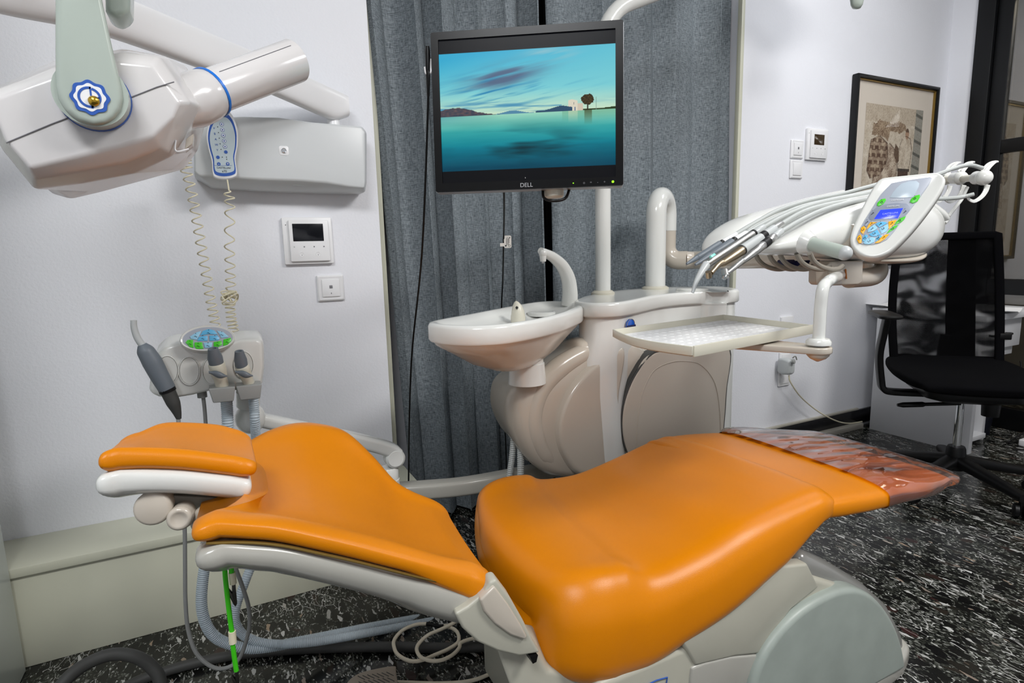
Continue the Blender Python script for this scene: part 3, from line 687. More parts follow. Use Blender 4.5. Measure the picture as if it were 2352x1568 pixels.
# operating lamp hung from the pole: only its lower grip enters the picture
o = onY(1968, 6, 1.5)
lamp = thing('operating_lamp', o, 'pale green grip of the operating lamp at the top edge above the picture', 'lamp')
mb = MB(); mb.loft([[o+V(a*s*1.0, b*s*.7, z) for a, b in oval(1, 1, 24)] for s, z in ((.01, -.022), (.035, -.019), (.05, -.008), (.058, .01), (.06, .05), (.05, .10), (.04, .13))]); mb.build('lamp_grip', 'plastic_green_white', lamp, angle=60)
mb = MB(); mb.loft([[o+V(a*s, b*s*.75, z) for a, b in oval(1, 1, 32)] for s, z in ((.10, .125), (.34, .20), (.40, .24), (.38, .30), (.12, .36))]); mb.build('lamp_head', 'plastic', lamp, angle=60)
MB().tube([o+V(0, .02, .35), o+V(-.1, .05, .45), (LP+o)/2+V(0, .05, .30), LP], .022, 16, smooth=24).build('lamp_arm', 'plastic', lamp, angle=60)

# ================================================================ monitor
yw, pt = math.radians(-32.66), math.radians(-2.84)
mx = V(math.cos(yw), math.sin(yw), 0); fy = V(-math.sin(yw), math.cos(yw), 0)
mz = V(0, 0, 1)*math.cos(pt)-fy*math.sin(pt)
mo = V(.614, 1.14, 1.35); mf = Fr(mo, mx, mz)
mn = thing('monitor', mo-V(0, 0, .17), 'black framed computer monitor showing a turquoise seaside picture', 'monitor')
MW, MH = .41, .337
mb = MB(); mb.loft([mf.pts(rrect(MW-.03, MH-.03, .01), -.055), mf.pts(rrect(MW-.004, MH-.004, .006), -.038), mf.pts(rrect(MW, MH, .005), -.034), mf.pts(rrect(MW, MH, .005), -.006)])
mb.build('rear_shell', 'logo_silver', mn, angle=30)
SW, SH, SD = .376, .301, .001
mb = MB(); a = mf.pts(rrect(MW-.001, MH-.001, .005), -.006); b = mf.pts(rrect(MW-.002, MH-.002, .004), 0); c = mf.pts(rrect(SW, SH, .001), 0, 0, SD); d = mf.pts(rrect(SW, SH, .001), -.005, 0, SD)
mb.loft([a, b, c, d], cap=False); bz = mb.build('bezel', 'black_gloss', mn, angle=30)
def fbm(x, y, s=0): return mnoise(V(x, y, s))+.5*mnoise(V(x*2.1, y*2.1, s+3))+.25*mnoise(V(x*4.3, y*4.3, s+7))
def lerp3(a, b, t): t = max(0, min(1, t)); return tuple(a[i]+(b[i]-a[i])*t for i in range(3))
def seaside(u, v):
    q = (v-.087)/(.905-.087)
    if q < 0 or q > 1: return (11, 12, 17)
    hz = .468
    if q >= hz:
        t = (q-hz)/(1-hz)
        c = lerp3((214,238,206), (128,214,222), t*2.6); c = lerp3(c, (52,176,216), (t-.35)*1.6*(1.15-u*.75))
        s = q-.28*u                                    # wind-combed clouds lean to the right
        n = fbm(u*2.2+.3, s*15, 2); n2 = fbm(u*3.5+5, s*30, 4)
        band = math.exp(-((t-.58-.5*(u-.35))/.16)**2)*math.exp(-((u-.37)/.2)**2)
        c = lerp3(c, (86,108,138), 1.25*band*max(0, min(1, .8+1.5*n)))
        c = lerp3(c, (30,124,180), 1.2*max(0, n2-.02)*math.exp(-((t-.35)/.25)**2)*math.exp(-((u-.35)/.35)**2))
        c = lerp3(c, (205,210,210), .75*math.exp(-((t-.90)/.09)**2)*math.exp(-((u-.64)/.12)**2)*max(0, min(1, .6+1.5*n)))
        low = math.exp(-((t-.12-.05*math.sin(u*7))/.06)**2)*(1 if u < .7 else .2)
        c = lerp3(c, (66,142,186), .85*low*max(0, min(1, .35+1.8*fbm(u*4, q*50, 9))))
        h = 0
        if u < .36: h = .052*math.exp(-((u-.1)/.12)**2)+.03*max(0, 1-u/.34)+.006*fbm(u*30, 0, 1)
        if q-hz < h: return lerp3((58,66,84), (104,84,86), .5+.8*fbm(u*40, q*60, 3))
        if .30 < u < .56 and q-hz < .028*math.exp(-((u-.42)/.07)**2): return (84,140,172)
        if .55 < u < .76 and q-hz < .012+.034*math.exp(-((u-.70)/.07)**2)+.004*fbm(u*40, 1, 1): return (44,78,108)
        if u > .70 and q-hz < .012+.05*max(0, u-.93)*8*.3: c = (40,58,26)
        if .735 < u < .79 and q-hz < .095-.02*abs(u-.757)/.03*(.6): 
            c = (228,220,200)
            if .765 < u < .77 and .05 < q-hz < .07: c = (40,60,90)
            if .748 < u < .753 and .0 < q-hz < .035 or .772 < u < .776 and q-hz < .03: c = (50,90,140)
        elif .79 <= u < .82 and q-hz < .06: c = (216,202,182)
        if ((u-.845)/.034)**2+((q-hz-.088)/.046)**2 < 1+.35*fbm(u*60, q*60, 5): c = lerp3((44,34,14), (86,70,30), .4+fbm(u*90, q*90, 2))
        if abs(u-.845) < .004 and 0 < q-hz < .05: c = (44,34,20)
        if abs(u-.893) < .0016 and 0 < q-hz < .105: c = (120,150,140)
        return c
    t = (hz-q)/hz
    c = lerp3((160,222,196), (60,176,174), t*3.4); c = lerp3(c, (6,132,152), (t-.25)*2.8); c = lerp3(c, (2,72,96), (t-.55)*2.4)
    n = fbm(u*3, q*26, 6); n2 = fbm(u*2.2, q*9, 8)
    c = lerp3(c, (4,44,54), .9*max(0, min(1, .4+1.4*n2+.5*n))*math.exp(-((t-.62)/.3)**2)*math.exp(-((u-.48)/.34)**2))
    c = lerp3(c, (40,130,160), .5*max(0, 1-t*5)*max(0, 1-u/.35))
    if t < .26:
        if .825 < u < .868: c = lerp3(c, (70,84,50), .8*(1-t/.26))
        elif .735 < u < .79: c = lerp3(c, (190,206,170), .7*(1-t/.22))
        elif u > .70: c = lerp3(c, (90,150,110), .35*(1-t/.2))
    return tuple(max(0, min(255, x+5*n)) for x in c)
scf = Fr(mf.p(0, SD, -.0045), mf.x, mf.y)
paint('screen', scf, SW, SH, 400, 310, seaside, 'screen_picture', mn)
MB().prism([scf.p(-.006+dx, -.143+dy, .001) for dx, dy in ((0, 0), (.0016, -.002), (0, -.0028))], scf.z*.0003).build('mouse_pointer', 'paper', mn)
text('DELL', mf.p(-.003, -.160, 0), mf.x, mf.y, .0125, 'logo', 'logo_silver', bz, ext=.0004)
MB().lathe([(0, .0012), (.0004, .0012)], mf.p(.098, -.1595), mf.z, 12).build('led', 'led_green', bz)
for i, s in enumerate(('o', '=', '-', '+')):
    text(s, mf.p(.121+.0145*i, -.1595), mf.x, mf.y, .008, 'button', 'ink_grey', bz)
MB().lathe([(0, .0026), (.0004, .0026)], mf.p(.182, -.1595), mf.z, 14).build('power_button', 'led_green', bz)
# mount arm to the pole
mb = MB(); mb.tube([mf.p(.03, -.0, -.05), mf.p(.03, -.02, -.09), V(g.x, g.y, 1.33)], .018, 14, smooth=16); mb.lathe([(-.04, .036), (.04, .036)], V(g.x, g.y, 1.33), V(0, 0, 1), 24)
mb.build('mount_arm', 'plastic', mn, angle=50)
o = mf.p(.055, -.172, -.04); MB().lathe([(-.012, .018), (-.008, .022), (.02, .022)], o, V(0, 0, 1), 20).build('swivel', 'plastic_cream', mn, angle=40)
mb = MB(); mb.tube([mf.p(.03, -.165, -.035), mf.p(.034, -.186, -.02), mf.p(.055, -.194, -.01), mf.p(.08, -.188, -.02), mf.p(.09, -.165, -.035)], .0032, 10, smooth=24); mb.build('cable_loop', 'black_plastic', mn)
# hook on the left edge with a black lead hanging from it
hk = mf.p(-MW/2, .102, -.012)
mb = MB(); mb.tube([hk+mf.z*.006+mf.y*.014, hk+mf.y*.0-mf.x*.003, hk-mf.y*.012-mf.x*.004, hk-mf.y*.014-mf.x*.014, hk-mf.y*.0-mf.x*.0165], .0025, 8, smooth=18); mb.build('hook', 'plastic_white', mn)
la = hk-mf.x*.010
cb = [la+V(.001, 0, .03), la+V(0, 0, 0), la+V(-.001, .003, -.06), la+V(-.002, .1, -.40), V(la.x-.0, la.y+.25, .75), V(la.x+.03, 1.72, .35), V(la.x+.035, 1.78, .03), V(la.x+.2, 1.78, .006)]
mb = MB(); mb.tube(cb, .0026, 8, smooth=60)
q = tag(mb.build('cable', 'black_plastic'), 'thin black lead hanging from the white hook on the left edge of the monitor', 'cable')
mb = MB(); mb.tube([cb[0]+V(0, 0, .012), cb[0], cb[1], cb[2]], [.004, .0055, .0055, .003], 10, smooth=12); mb.build('plug', 'black_plastic', q)
yq = 1.60
cb = [mf.p(-.06, -.13, -.06), onY(1158, 470, 1.3), onY(1157, 540, 1.45), onY(1155, 640, yq), onY(1152, 720, 1.78), onY(1156, 900, 1.86), onY(1163, 1080, 1.86), V(.85, 1.84, .01)]
mb = MB(); mb.tube(cb, .0024, 8, smooth=60); q = tag(mb.build('cable', 'black_plastic'), 'thin black cable with a white flag tag hanging below the monitor', 'cable')
f = Fr(onY(1166, 555, 1.46), V(.97, -.22, 0), V(.02, 0, 1))
mb = MB(); P = rrect(.021, .034, .004); mb.loft([f.pts(P, 0), f.pts(P, .0008)]); mb.loft([f.pts(rrect(.014, .009, .001), 0, -.015, -.008), f.pts(rrect(.014, .009, .001), .0007, -.015, -.008)]); tg = mb.build('flag_tag', 'tag_white', q)
mb = MB()
for i, (u, v, w_, h_) in enumerate(((-.0035,.0, .0009,.02),(-.001,.002,.0009,.022),(.0015,.0,.0009,.018),(.004,.004,.0008,.016),(-.006,-.011,.004,.004),(.006,.011,.002,.003))): mb.loft([f.pts(rrect(w_, h_, .0002, 1), .0009, u, v), f.pts(rrect(w_, h_, .0002, 1), .0012, u, v)])
mb.tube(f.pts([(.0045+.003*math.cos(a), -.011+.003*math.sin(a)) for a in np.linspace(0, 2*PI, 14)], .0011), .0004, 5); mb.build('tag_print', 'ink', tg)
# ================================================================ instrument console on its swing arm
co = thing('instrument_console', onY(1920, 640, .88), 'white dental instrument console with colourful control panel above the tray', 'instrument console')
def sect(mb, st, Y, hy, n=40, ex=2.6, tilt=0):
    """sections through sight lines (x, top, bottom) at depth Y with half depth hy(list or number)"""
    loops = []
    for i, (x, t, b) in enumerate(st):
        p, q = onY(x, t, Y), onY(x, b, Y); c = (p+q)/2; h = (p.z-q.z)/2; w = hy[i] if isinstance(hy, (list, tuple)) else hy
        loops.append([V(c.x, c.y+w*sg(math.cos(a), 2/ex), c.z+h*sg(math.sin(a), 2/ex)+tilt*math.cos(a)) for a in [2*PI*k/n for k in range(n)]])
    m = [catmull([l[k] for l in loops], 44) for k in range(n)]
    return mb.loft([[m[k][i] for k in range(n)] for i in range(45)])
mb = MB(); sect(mb, [(1712,570,580),(1722,560,583),(1745,547,585),(1790,528,586),(1840,500,588),(1900,472,594),(1960,452,599),(2020,446,602),(2070,450,598),(2105,468,582),(2130,490,556),(2140,506,532)], .87, [.02,.04,.055,.065,.07,.072,.072,.072,.07,.06,.04,.015], ex=2.4)
body = mb.build('console_body', 'plastic', co, angle=70)
mb = MB(); sect(mb, [(1624,574,582),(1634,552,588),(1655,527,590),(1690,504,588),(1730,489,580),(1790,472,560),(1860,452,540),(1930,436,530)], 1.0, [.01,.03,.045,.05,.05,.05,.045,.02]); mb.build('rear_cover', 'plastic', co, angle=70)
mb = MB(); sect(mb, [(1668,574,584),(1690,560,585),(1750,536,585),(1830,506,585),(1930,468,590),(1990,455,590)], .93, [.03,.06,.07,.07,.06,.05]); mb.build('hose_bed', 'plastic_green_white', co, angle=70)
mb = MB(); mb.tube([onY(x, y, .83) for x, y in ((2100,452),(2135,474),(2162,493),(2172,503),(2168,512))], [.012,.013,.012,.009,.006], 14, smooth=20); mb.build('rear_lip', 'plastic', co, angle=60)
mb = MB(); sect(mb, [(1985,592,605),(2030,590,606),(2066,585,603),(2090,576,594),(2098,574,582)], .87, [.04,.05,.05,.04,.015]); mb.build('under_cover', 'plastic_warm', co, angle=70)
mb = MB(); a, b = onY(1856, 558, .765), onY(1940, 581, .69)
mb.tube([a-(b-a)*.1, a, a+(b-a)*.12], [.024, .021, .0165], 20, smooth=8); mb.build('handle_socket', 'plastic', co)
mb = MB(); mb.tube([a, b], .0132, 20); mb.build('handle', 'plastic_green_white', co, angle=50); mb = MB(); mb.ball(b, .0136, (1, 1, 1), 20); mb.build('handle_end', 'plastic_lightgrey', co)
# supply hoses sagging beneath, with dark blue grommets
for i, x in enumerate((1737, 1768, 1793, 1832, 1862)):
    yy = .93-.035*i
    mb = MB(); mb.tube([onY(x+dx, y, yy) for dx, y in ((-2,582),(6,598),(22,611),(45,618),(64,617),(74,610))], .0052, 10, smooth=24); mb.build('supply_hose', 'hose_under', co)
for i, (x, y) in enumerate(((1818,605),(1848,607),(1876,606),(1912,607),(1945,606))):
    f = Fr(onY(x, y, .93-.012*i), V(1, 0, 0), V(.25, 0, 1)); mb = MB(); mb.loft([f.pts(rrect(.026, .018, .004), -.03), f.pts(rrect(.026, .018, .004), .0)]); mb.build('grommet', 'navy', co, bevel=.002)
# ---- control panel
pn = (-CF-CR*.60+CU*.36).normalized(); po = onY(2060, 500, .725)
pf = Fr(po, V(1, 0, 0)-pn*pn.x, V(0, 0, 1))
assert pf.z.dot(pn) > .99 or True
pf.z = pn; pf.y = pn.cross(pf.x)
G = lambda P, w=0: [pf.px(1900+x/5.227, 350+y/5.227, w) for x, y in P]
outl = [(2012,419),(2026,408),(2050,404),(2100,399),(2146,395),(2166,401),(2172,416),(2160,442),(2130,485),(2095,528),(2060,564),(2035,583),(2005,591),(1978,585),(1960,570),(1953,549),(1960,520),(1978,480),(1996,445)]
base = smooth_closed([pf.px(x, y) for x, y in outl], 90)
def inset(P, d, w):
    c = sum(P, V(0,0,0))/len(P); n = len(P); out = []
    for i, p in enumerate(P):
        t = (P[(i+1) % n]-P[i-1]).normalized(); nn = t.cross(pn)
        if nn.dot(p-c) < 0: nn = -nn
        out.append(p-nn*d+pn*w)
    return out
mb = MB(); mb.loft([inset(base, .012, -.034), inset(base, .004, -.031), inset(base, 0, -.024), inset(base, 0, -.005), inset(base, .002, -.001), inset(base, .005, 0), inset(base, .007, -.0008)])
cp = mb.build('control_panel', 'plastic', co, angle=60)
def key(nm, P, m, w0=.0002, w1=.0012, par=None, bev=.0004, sm=False):
    a = G(P, w0)
    if sm: a = smooth_closed(a, 28)
    mb = MB(); mb.prism(a, pn*(w1-w0)); return mb.build(nm, m, par or cp, bevel=bev, angle=40)
ins = [(770,372),(900,345),(1080,318),(1235,298),(1258,312),(1215,400),(1110,545),(950,752),(800,955),(720,1045),(640,1085),(540,1108),(420,1105),(362,1080),(347,1030),(385,935),(450,815),(560,640),(650,500)]
key('face_plate', ins, 'panel_grey', -.0006, .0004, None, .0002)
key('panel_display', [(748,545),(790,480),(830,430),(890,375),(980,345),(1070,342),(1105,370),(1098,415),(1060,490),(1030,540),(900,545)], 'panel_window', .0004, .0009)
key('lcd_surround', [(498,785),(515,725),(590,660),(700,622),(840,605),(950,615),(996,650),(985,705),(930,765),(850,800),(700,812),(560,818),(508,808)], 'panel_grey_dark', .0004, .0008)
ld = key('lcd', [(562,800),(640,690),(912,668),(848,790)], 'lcd', .0008, .0012)
text('CASTELLINI', (G([(755,732)], .0014)[0]), (G([(880,718)])[0]-G([(640,742)])[0]), pf.y, .0052, 'lcd_text', 'lcd_text', ld, ext=.0001)
text('OK', (G([(745,760)], .0014)[0]), (G([(880,718)])[0]-G([(640,742)])[0]), pf.y, .0045, 'lcd_text', 'lcd_text', ld, ext=.0001)
tx = (G([(905,570)])[0]-G([(780,580)])[0])
text('CASTELLINI', G([(845,572)], .0006)[0], tx, pf.y, .0042, 'lettering', 'plastic_white', cp, ext=.0001)
text('CASTELLINI', G([(790,645)], .0010)[0], tx, pf.y, .0042, 'lettering', 'plastic_white', cp, ext=.0001)
def icon(k, cx, cy, s=22, kind=0):
    W = .0019
    shapes = [[(-1,.6),(-.3,.1),(.2,-.6),(.9,-.5)], [(-1,-.4),(-.4,.5),(.3,.1),(.8,-.7)], [(-.8,0),(0,-.8),(.8,0),(0,.8),(-.8,0)], [(-.9,.5),(-.2,.5),(.1,-.4),(.9,-.4)]]
    mb = MB()
    P = G([(cx+x*s, cy+y*s) for x, y in shapes[kind % 4]], W); mb.tube(P, .00042, 5)
    P = G([(cx+s*.2, cy-s*1.0), (cx+s*.5, cy-s*.6)], W); mb.tube(P, .00042, 5); mb.ball(G([(cx-s*.1, cy-s*2.0)], W)[0], .0006, n=8)
    mb.build('icon', 'ink', k)
Kx = [('key', [(597,640),(602,606),(645,566),(700,554),(706,576),(672,622),(622,648)], 'key_green', 655,600,2),('key', [(990,598),(1010,555),(1060,520),(1112,508),(1113,540),(1082,590),(1030,613)], 'key_green', 1052,555,2),
 ('key', [(468,930),(490,875),(520,838),(598,838),(545,862),(505,900)], 'key_yellow', 530,858,3),('key', [(398,955),(408,902),(440,884),(466,916),(432,985)], 'key_yellow', 430,930,1),('key', [(354,1042),(370,1002),(398,986),(412,1012),(412,1090),(378,1091)], 'key_yellow', 385,1035,2),
 ('key', [(735,832),(836,810),(792,880),(736,926)], 'key_yellow', 775,852,3),('key', [(568,1092),(640,1022),(700,986),(746,984),(690,1042),(622,1086)], 'key_yellow', 680,1022,0),
 ('key', [(946,764),(872,794),(832,830),(804,872),(884,842),(925,805)], 'key_green', 872,820,2),('key', [(852,868),(792,890),(746,930),(708,980),(792,932),(832,900)], 'key_green', 785,918,1),
 ('key', [(440,882),(462,830),(500,800),(516,822),(490,870),(470,892)], 'panel_grey_dark', 478,842,0),
 ('key', [(580,862),(612,842),(660,833),(705,838),(722,852),(625,905)], 'key_blue', 640,862,0),('key', [(728,862),(738,905),(712,950),(650,985),(622,918)], 'key_paleblue', 672,918,1),('key', [(484,962),(490,922),(525,890),(572,868),(605,912),(560,945)], 'key_paleblue', 540,918,0),('key', [(498,985),(600,928),(640,988),(590,1010),(530,1010)], 'key_blue', 565,978,1),
 ('key', [(420,1062),(430,1012),(462,986),(492,1002),(442,1072)], 'key_blue', 450,1028,2),('key', [(430,1086),(480,1032),(540,1016),(574,1032),(562,1080),(505,1105),(452,1102)], 'key_paleblue', 505,1068,1),('key', [(580,1076),(586,1028),(640,992),(662,1010),(622,1060)], 'key_blue', 612,1028,2)]
for nm, P, m, cx, cy, kd in Kx: icon(key(nm, P, m, .0004, .0016), cx, cy, 18, kd)
for x, y, s in ((545,735,20),(935,715,20)): icon(cp, x, y, s, 0)
# panel pivot disc
MB().lathe([(-.02, .03), (.0, .03), (.004, .026)], onY(1955, 545, .80), V(-.4, -1, .1), 28).build('panel_pivot', 'plastic_warm', co, angle=40)
# ---- hose whips at the far end
WA = (onY(2206, 409, .93)-onY(2260, 408, .83)).normalized()
def whip(x, y, Y, r, nm='whip_joint'):
    o = onY(x, y, Y); mb = MB(); mb.ball(o, r, n=22); mb.lathe([(.0, r*.8), (.012, r*.84), (.04, r*.9)], o, WA, 22)
    j = mb.build(nm, 'plastic', co, angle=50); return o, j
def leaf(par, pts, w, t=.0016):
    """thin curved clip blade"""
    P = catmull(pts, 16); L = []
    for i, p in enumerate(P):
        d = (P[min(i+1, 16)]-P[max(i-1, 0)]).normalized(); s = d.cross(CF).normalized(); k = w[0]+(w[1]-w[0])*i/16
        L.append([p+s*a*k+CF*b*t for a, b in ((-1,-1),(1,-1),(1,1),(-1,1))])
    mb = MB(); mb.loft(L); mb.build('whip_clip', 'plastic', par, bevel=.0006)
for x, y, Y, r in ((2260,408,.83,.0195),(2206,409,.93,.0185),(2174,410,1.01,.0185)):
    o, j = whip(x, y, Y, r)
    q = lambda dx, dy, dY=0: onY(x+dx, y+dy, Y+dY)
    leaf(j, [q(4,-14,.02), q(14,-26,.02), q(26,-36,.02), q(33,-37,.02)], (.0055, .002))
    leaf(j, [q(-4,-14,.03), q(6,-28,.03), q(16,-35,.03), q(27,-38,.03)], (.0045, .002))
    leaf(j, [q(8,16), q(4,30), q(-6,44), q(-22,54), q(-34,50), q(-40,40)], (.007, .0025))
mb = MB(); mb.tube([onY(2178,497,.90), onY(2208,459,.91), onY(2222,430,.91)], .0045, 10); mb.build('whip_rod', 'plastic', co)
mb = MB(); mb.tube([onY(2100,425,1.02), onY(2150,413,1.05), onY(2258,408,.834)], .009, 14); mb.build('whip_axle', 'plastic_cream', co)
# ---- swing arm coming from the riser pipe, hinge block, tray arm
hb = onY(1950, 634, .86)
mb = MB(); mb.tube([ARM0-d2*.01, ARM0+d2*.06, onY(1800, 592, 1.22), onY(1930, 598, 1.03), onY(2000, 608, .955), onY(2016, 618, .92), onY(2004, 634, .885), onY(1950, 640, .865)], [.036,.036,.033,.028,.024,.0235,.023,.022], 24, smooth=60); mb.build('swing_arm', 'plastic_warm', co, angle=60)
mb = MB(); mb.prism([onY(x, y, .84) for x, y in ((1908,600),(1984,598),(1982,648),(1972,654),(1912,656),(1906,650))], V(0, .055, 0)); mb.build('hinge_block', 'plastic_warm', co, bevel=.004, seg=3)
mb = MB(); mb.prism([onY(x, y, .828) for x, y in ((1900,612),(1936,611),(1935,654),(1903,656))], V(0, .03, 0)); mb.build('tray_clamp', 'plastic_warm', co, bevel=.003, seg=3)
mb = MB(); mb.tube([onY(1902, 630, .8275), onY(1936, 629, .8275)], .0007, 5); mb.tube([onY(1942, 618, .838), onY(1944, 640, .838)], .0018, 5); mb.build('rust_mark', 'rust', co)
tp = onZ(1880, 788, .864)
up = onY(1890, 668, tp.y+.004)
mb = MB(); mb.tube([onY(1930, 632, .845), onY(1912, 640, tp.y+.03), onY(1899, 649, tp.y+.012), onY(1890, 664, tp.y), V(tp.x, tp.y, up.z-.03), V(tp.x, tp.y, .90), V(tp.x, tp.y, .862)], .0108, 18, smooth=50); mb.build('tray_arm', 'plastic', co, angle=60)
MB().lathe([(0, .022), (.006, .022), (.011, .018), (.012, .011)], V(tp.x, tp.y, .862), V(0, 0, 1), 28).build('arm_collar', 'plastic', co, angle=40)
TZ = .88
c_rl, c_fl, c_fr, c_rr = [onZ(x, y, TZ) for x, y in ((1407,756),(1590,796),(1868,746),(1661,722))]
ce = (c_rl+c_fl+c_fr+c_rr)/4
mb = MB(); a = (ce-tp); a.z = 0; d = a.normalized(); s = V(-d.y, d.x, 0)
P = [V(tp.x, tp.y, 0)+d*a_+s*b_ for a_, b_ in [(-.024*math.cos(t), .024*math.sin(t)) for t in np.linspace(-PI/2, PI/2, 12)]+[(.16, .045), (.16, -.045)]]
mb.prism([V(p.x, p.y, .845) for p in P], V(0, 0, .013)); mb.build('tray_support', 'plastic_warm', co, bevel=.003, seg=3)
MB().lathe([(0, .002), (.006, .014), (.012, .0195), (.017, .0205)], V(tp.x, tp.y, .829), V(0, 0, 1), 28).build('pivot_cap', 'plastic_warm', co, angle=50)
# ================================================================ instrument tray
ty = thing('instrument_tray', V(ce.x, ce.y, .8585), 'flat white instrument tray with a clear dotted liner on the swing arm', 'tray')
lft = [c_rl.lerp(c_fl, t)+V(-.028*math.sin(PI*t), -.004*math.sin(PI*t), 0) for t in np.linspace(0, 1, 12)]
po_ = lft+[c_fr, c_rr]
def tl(k, z, P=po_):
    c = ce; return [V(c.x+(p.x-c.x)*(1-k/.2), c.y+(p.y-c.y)*(1-k/.125), z) for p in P]
mb = MB(); mb.loft([tl(.016, .8585), tl(.006, .861), tl(.006, .864), tl(0, .864), tl(0, TZ), tl(.0035, TZ), tl(.0045, .8665)]); mb.build('tray_pan', 'plastic_cream', ty, bevel=.0009, angle=40)
mb = MB()
mb.loft([tl(.006, .8668), tl(.006, .8674)])
e1_, e2_ = (c_fr-c_fl), (c_rl-c_fl)
for i in range(16):
    for j in range(9):
        o = c_fl+e1_*(.03+.94*(i+.5)/16)+e2_*(.05+.9*(j+.5)/9); o.z = .8674
        mb.loft([[o+V(.0062*s*math.cos(a), .0062*s*math.sin(a), h) for a in np.linspace(0, 2*PI, 11)[:-1]] for s, h in ((1, 0), (.75, .0009), (.3, .0013))])
mb.build('tray_liner', 'paper', ty, angle=60)
mb = MB(); P = [c_fl+V(-.001, -.001, 0), c_fr+V(.001, -.001, 0)]
mb.prism([V(P[0].x+.004, P[0].y-.0012, .8615), V(P[1].x, P[1].y-.0012, .8615), V(P[1].x, P[1].y-.0012, TZ+.001), V(P[0].x+.004, P[0].y-.0012, TZ+.001)], V(0, .0045, 0)); mb.build('front_rail', 'plastic_cream', ty, bevel=.0012)
# ================================================================ the five handpieces lying in the console
def hp(name, label, axis, segs, hose, hr=.0052, extra=None, grp='handpieces in the console holder'):
    """axis: two sight points (tail, tip) with depths; segs: (from, to, r0, r1, part, material) along it"""
    A, B = onY(*axis[0]), onY(*axis[1]); d = B-A
    t = thing(name, (A+B)/2, label, 'dental handpiece', grp)
    for f, g, r0, r1, pt, m in segs:
        mb = MB(); L = [(0, r0*.93), (.0008, r0)]; ln = d.length*(g-f); mb.lathe([(0, r0*.9), (min(.001, ln*.2), r0), (ln-min(.001, ln*.2), r1), (ln, r1*.9)], A+d*f, d, 20); mb.build(pt, m, t, angle=40)
    mb = MB(); mb.tube([A+d*.06]+[onY(*p) for p in hose], hr, 12, smooth=50); mb.build('hose', 'hose_grey', t)
    if extra: extra(t, A, d)
    return t
hp('scaler_handpiece', 'slate grey scaler handpiece farthest back in the console holder', ((1692,537,.955),(1577,606,.93)),
   [(0, .30, .0055, .0062, 'connector', 'plastic_white'), (.29, .36, .0066, .0066, 'ring', 'black_plastic'), (.35, .80, .0078, .0062, 'grip', 'plastic_slate'), (.80, 1.0, .0058, .0026, 'tip', 'plastic_slate')],
   [(1730,514,.96),(1790,482,.965),(1860,460,.965),(1930,446,.96),(1990,430,.95),(2060,412,.94),(2120,404,.93),(2165,402,.95)])
hp('scaler_handpiece', 'slate grey scaler handpiece second from the back of the console', ((1714,535,.925),(1597,608,.90)),
   [(0, .24, .0062, .0072, 'connector', 'plastic_white'), (.23, .31, .008, .008, 'ring', 'black_plastic'), (.30, .72, .0092, .0078, 'grip', 'plastic_slate'), (.72, 1.0, .0076, .0028, 'tip', 'plastic_slate')],
   [(1760,509,.93),(1830,478,.93),(1900,460,.93),(1960,448,.93),(2020,434,.93),(2100,416,.92),(2150,410,.93)])
def syr(t, A, d):
    mb = MB(); mb.tube([A+d*1.0, onY(1618,614,.858), onY(1607,632,.853), onY(1598,650,.85), onY(1591,672,.848)], [.0088,.0078,.0062,.0046,.003], 14, smooth=20); mb.build('curved_nozzle', 'plastic_lightgrey', t)
    o = onY(1637, 588, .855); f = Fr(o, d, -CF); mb = MB(); mb.loft([f.pts(rrect(.017, .007, .003), -.001), f.pts(rrect(.015, .005, .0022), .0035)]); mb.build('push_button', 'mint', t)
hp('air_water_syringe', 'steel air and water syringe with a curved nozzle and mint button', ((1754,521,.895),(1624,606,.862)),
   [(0, .18, .007, .008, 'connector', 'plastic_lightgrey'), (.18, .22, .0088, .0088, 'ring', 'black_plastic'), (.21, .9, .0085, .0085, 'body', 'steel'), (.88, 1.02, .0088, .0092, 'head', 'steel')],
   [(1800,496,.90),(1860,472,.90),(1920,457,.90),(1980,446,.89),(2040,430,.88),(2110,414,.87),(2160,398,.87),(2190,387,.86),(2226,379,.84),(2256,386,.83)], extra=syr)
def ca(t, A, d):
    mb = MB(); mb.tube([A+d*.92, onY(1650,608,.828), onY(1641,618,.825), onY(1633,627,.823)], [.0075,.0056,.0048,.005], 14, smooth=14); mb.build('neck', 'bronze', t)
    MB().lathe([(0, .0058), (.012, .0058), (.013, .004)], onY(1627, 624, .822), V(.35, .2, -.9), 16).build('head', 'bronze', t, angle=40)
hp('contra_angle_handpiece', 'bronze contra-angle handpiece on a white motor', ((1796,513,.865),(1648,612,.83)),
   [(0, .14, .0062, .0085, 'connector', 'steel'), (.13, .29, .0094, .0094, 'coupling', 'plastic_lightgrey'), (.28, .36, .0098, .0098, 'ring', 'black_plastic'), (.35, .64, .0098, .0108, 'motor', 'plastic_lightgrey'), (.635, .66, .0109, .0109, 'seam', 'steel_dark'), (.655, .94, .0104, .0078, 'body', 'bronze')],
   [(1840,488,.87),(1890,472,.87),(1950,460,.865),(2010,448,.86),(2080,432,.85)], extra=ca)
def tb(t, A, d):
    o = onY(1666, 629, .77); f = V(-.35, -.55, -.75)
    MB().lathe([(-.008, .006), (.006, .0064), (.0075, .005)], o, f, 20).build('head', 'steel', t, angle=40)
    MB().lathe([(.007, .0052), (.012, .0045), (.014, .002)], o, f+V(-.5, 0, 0), 16).build('light_cap', 'lens_clear', t, angle=40)
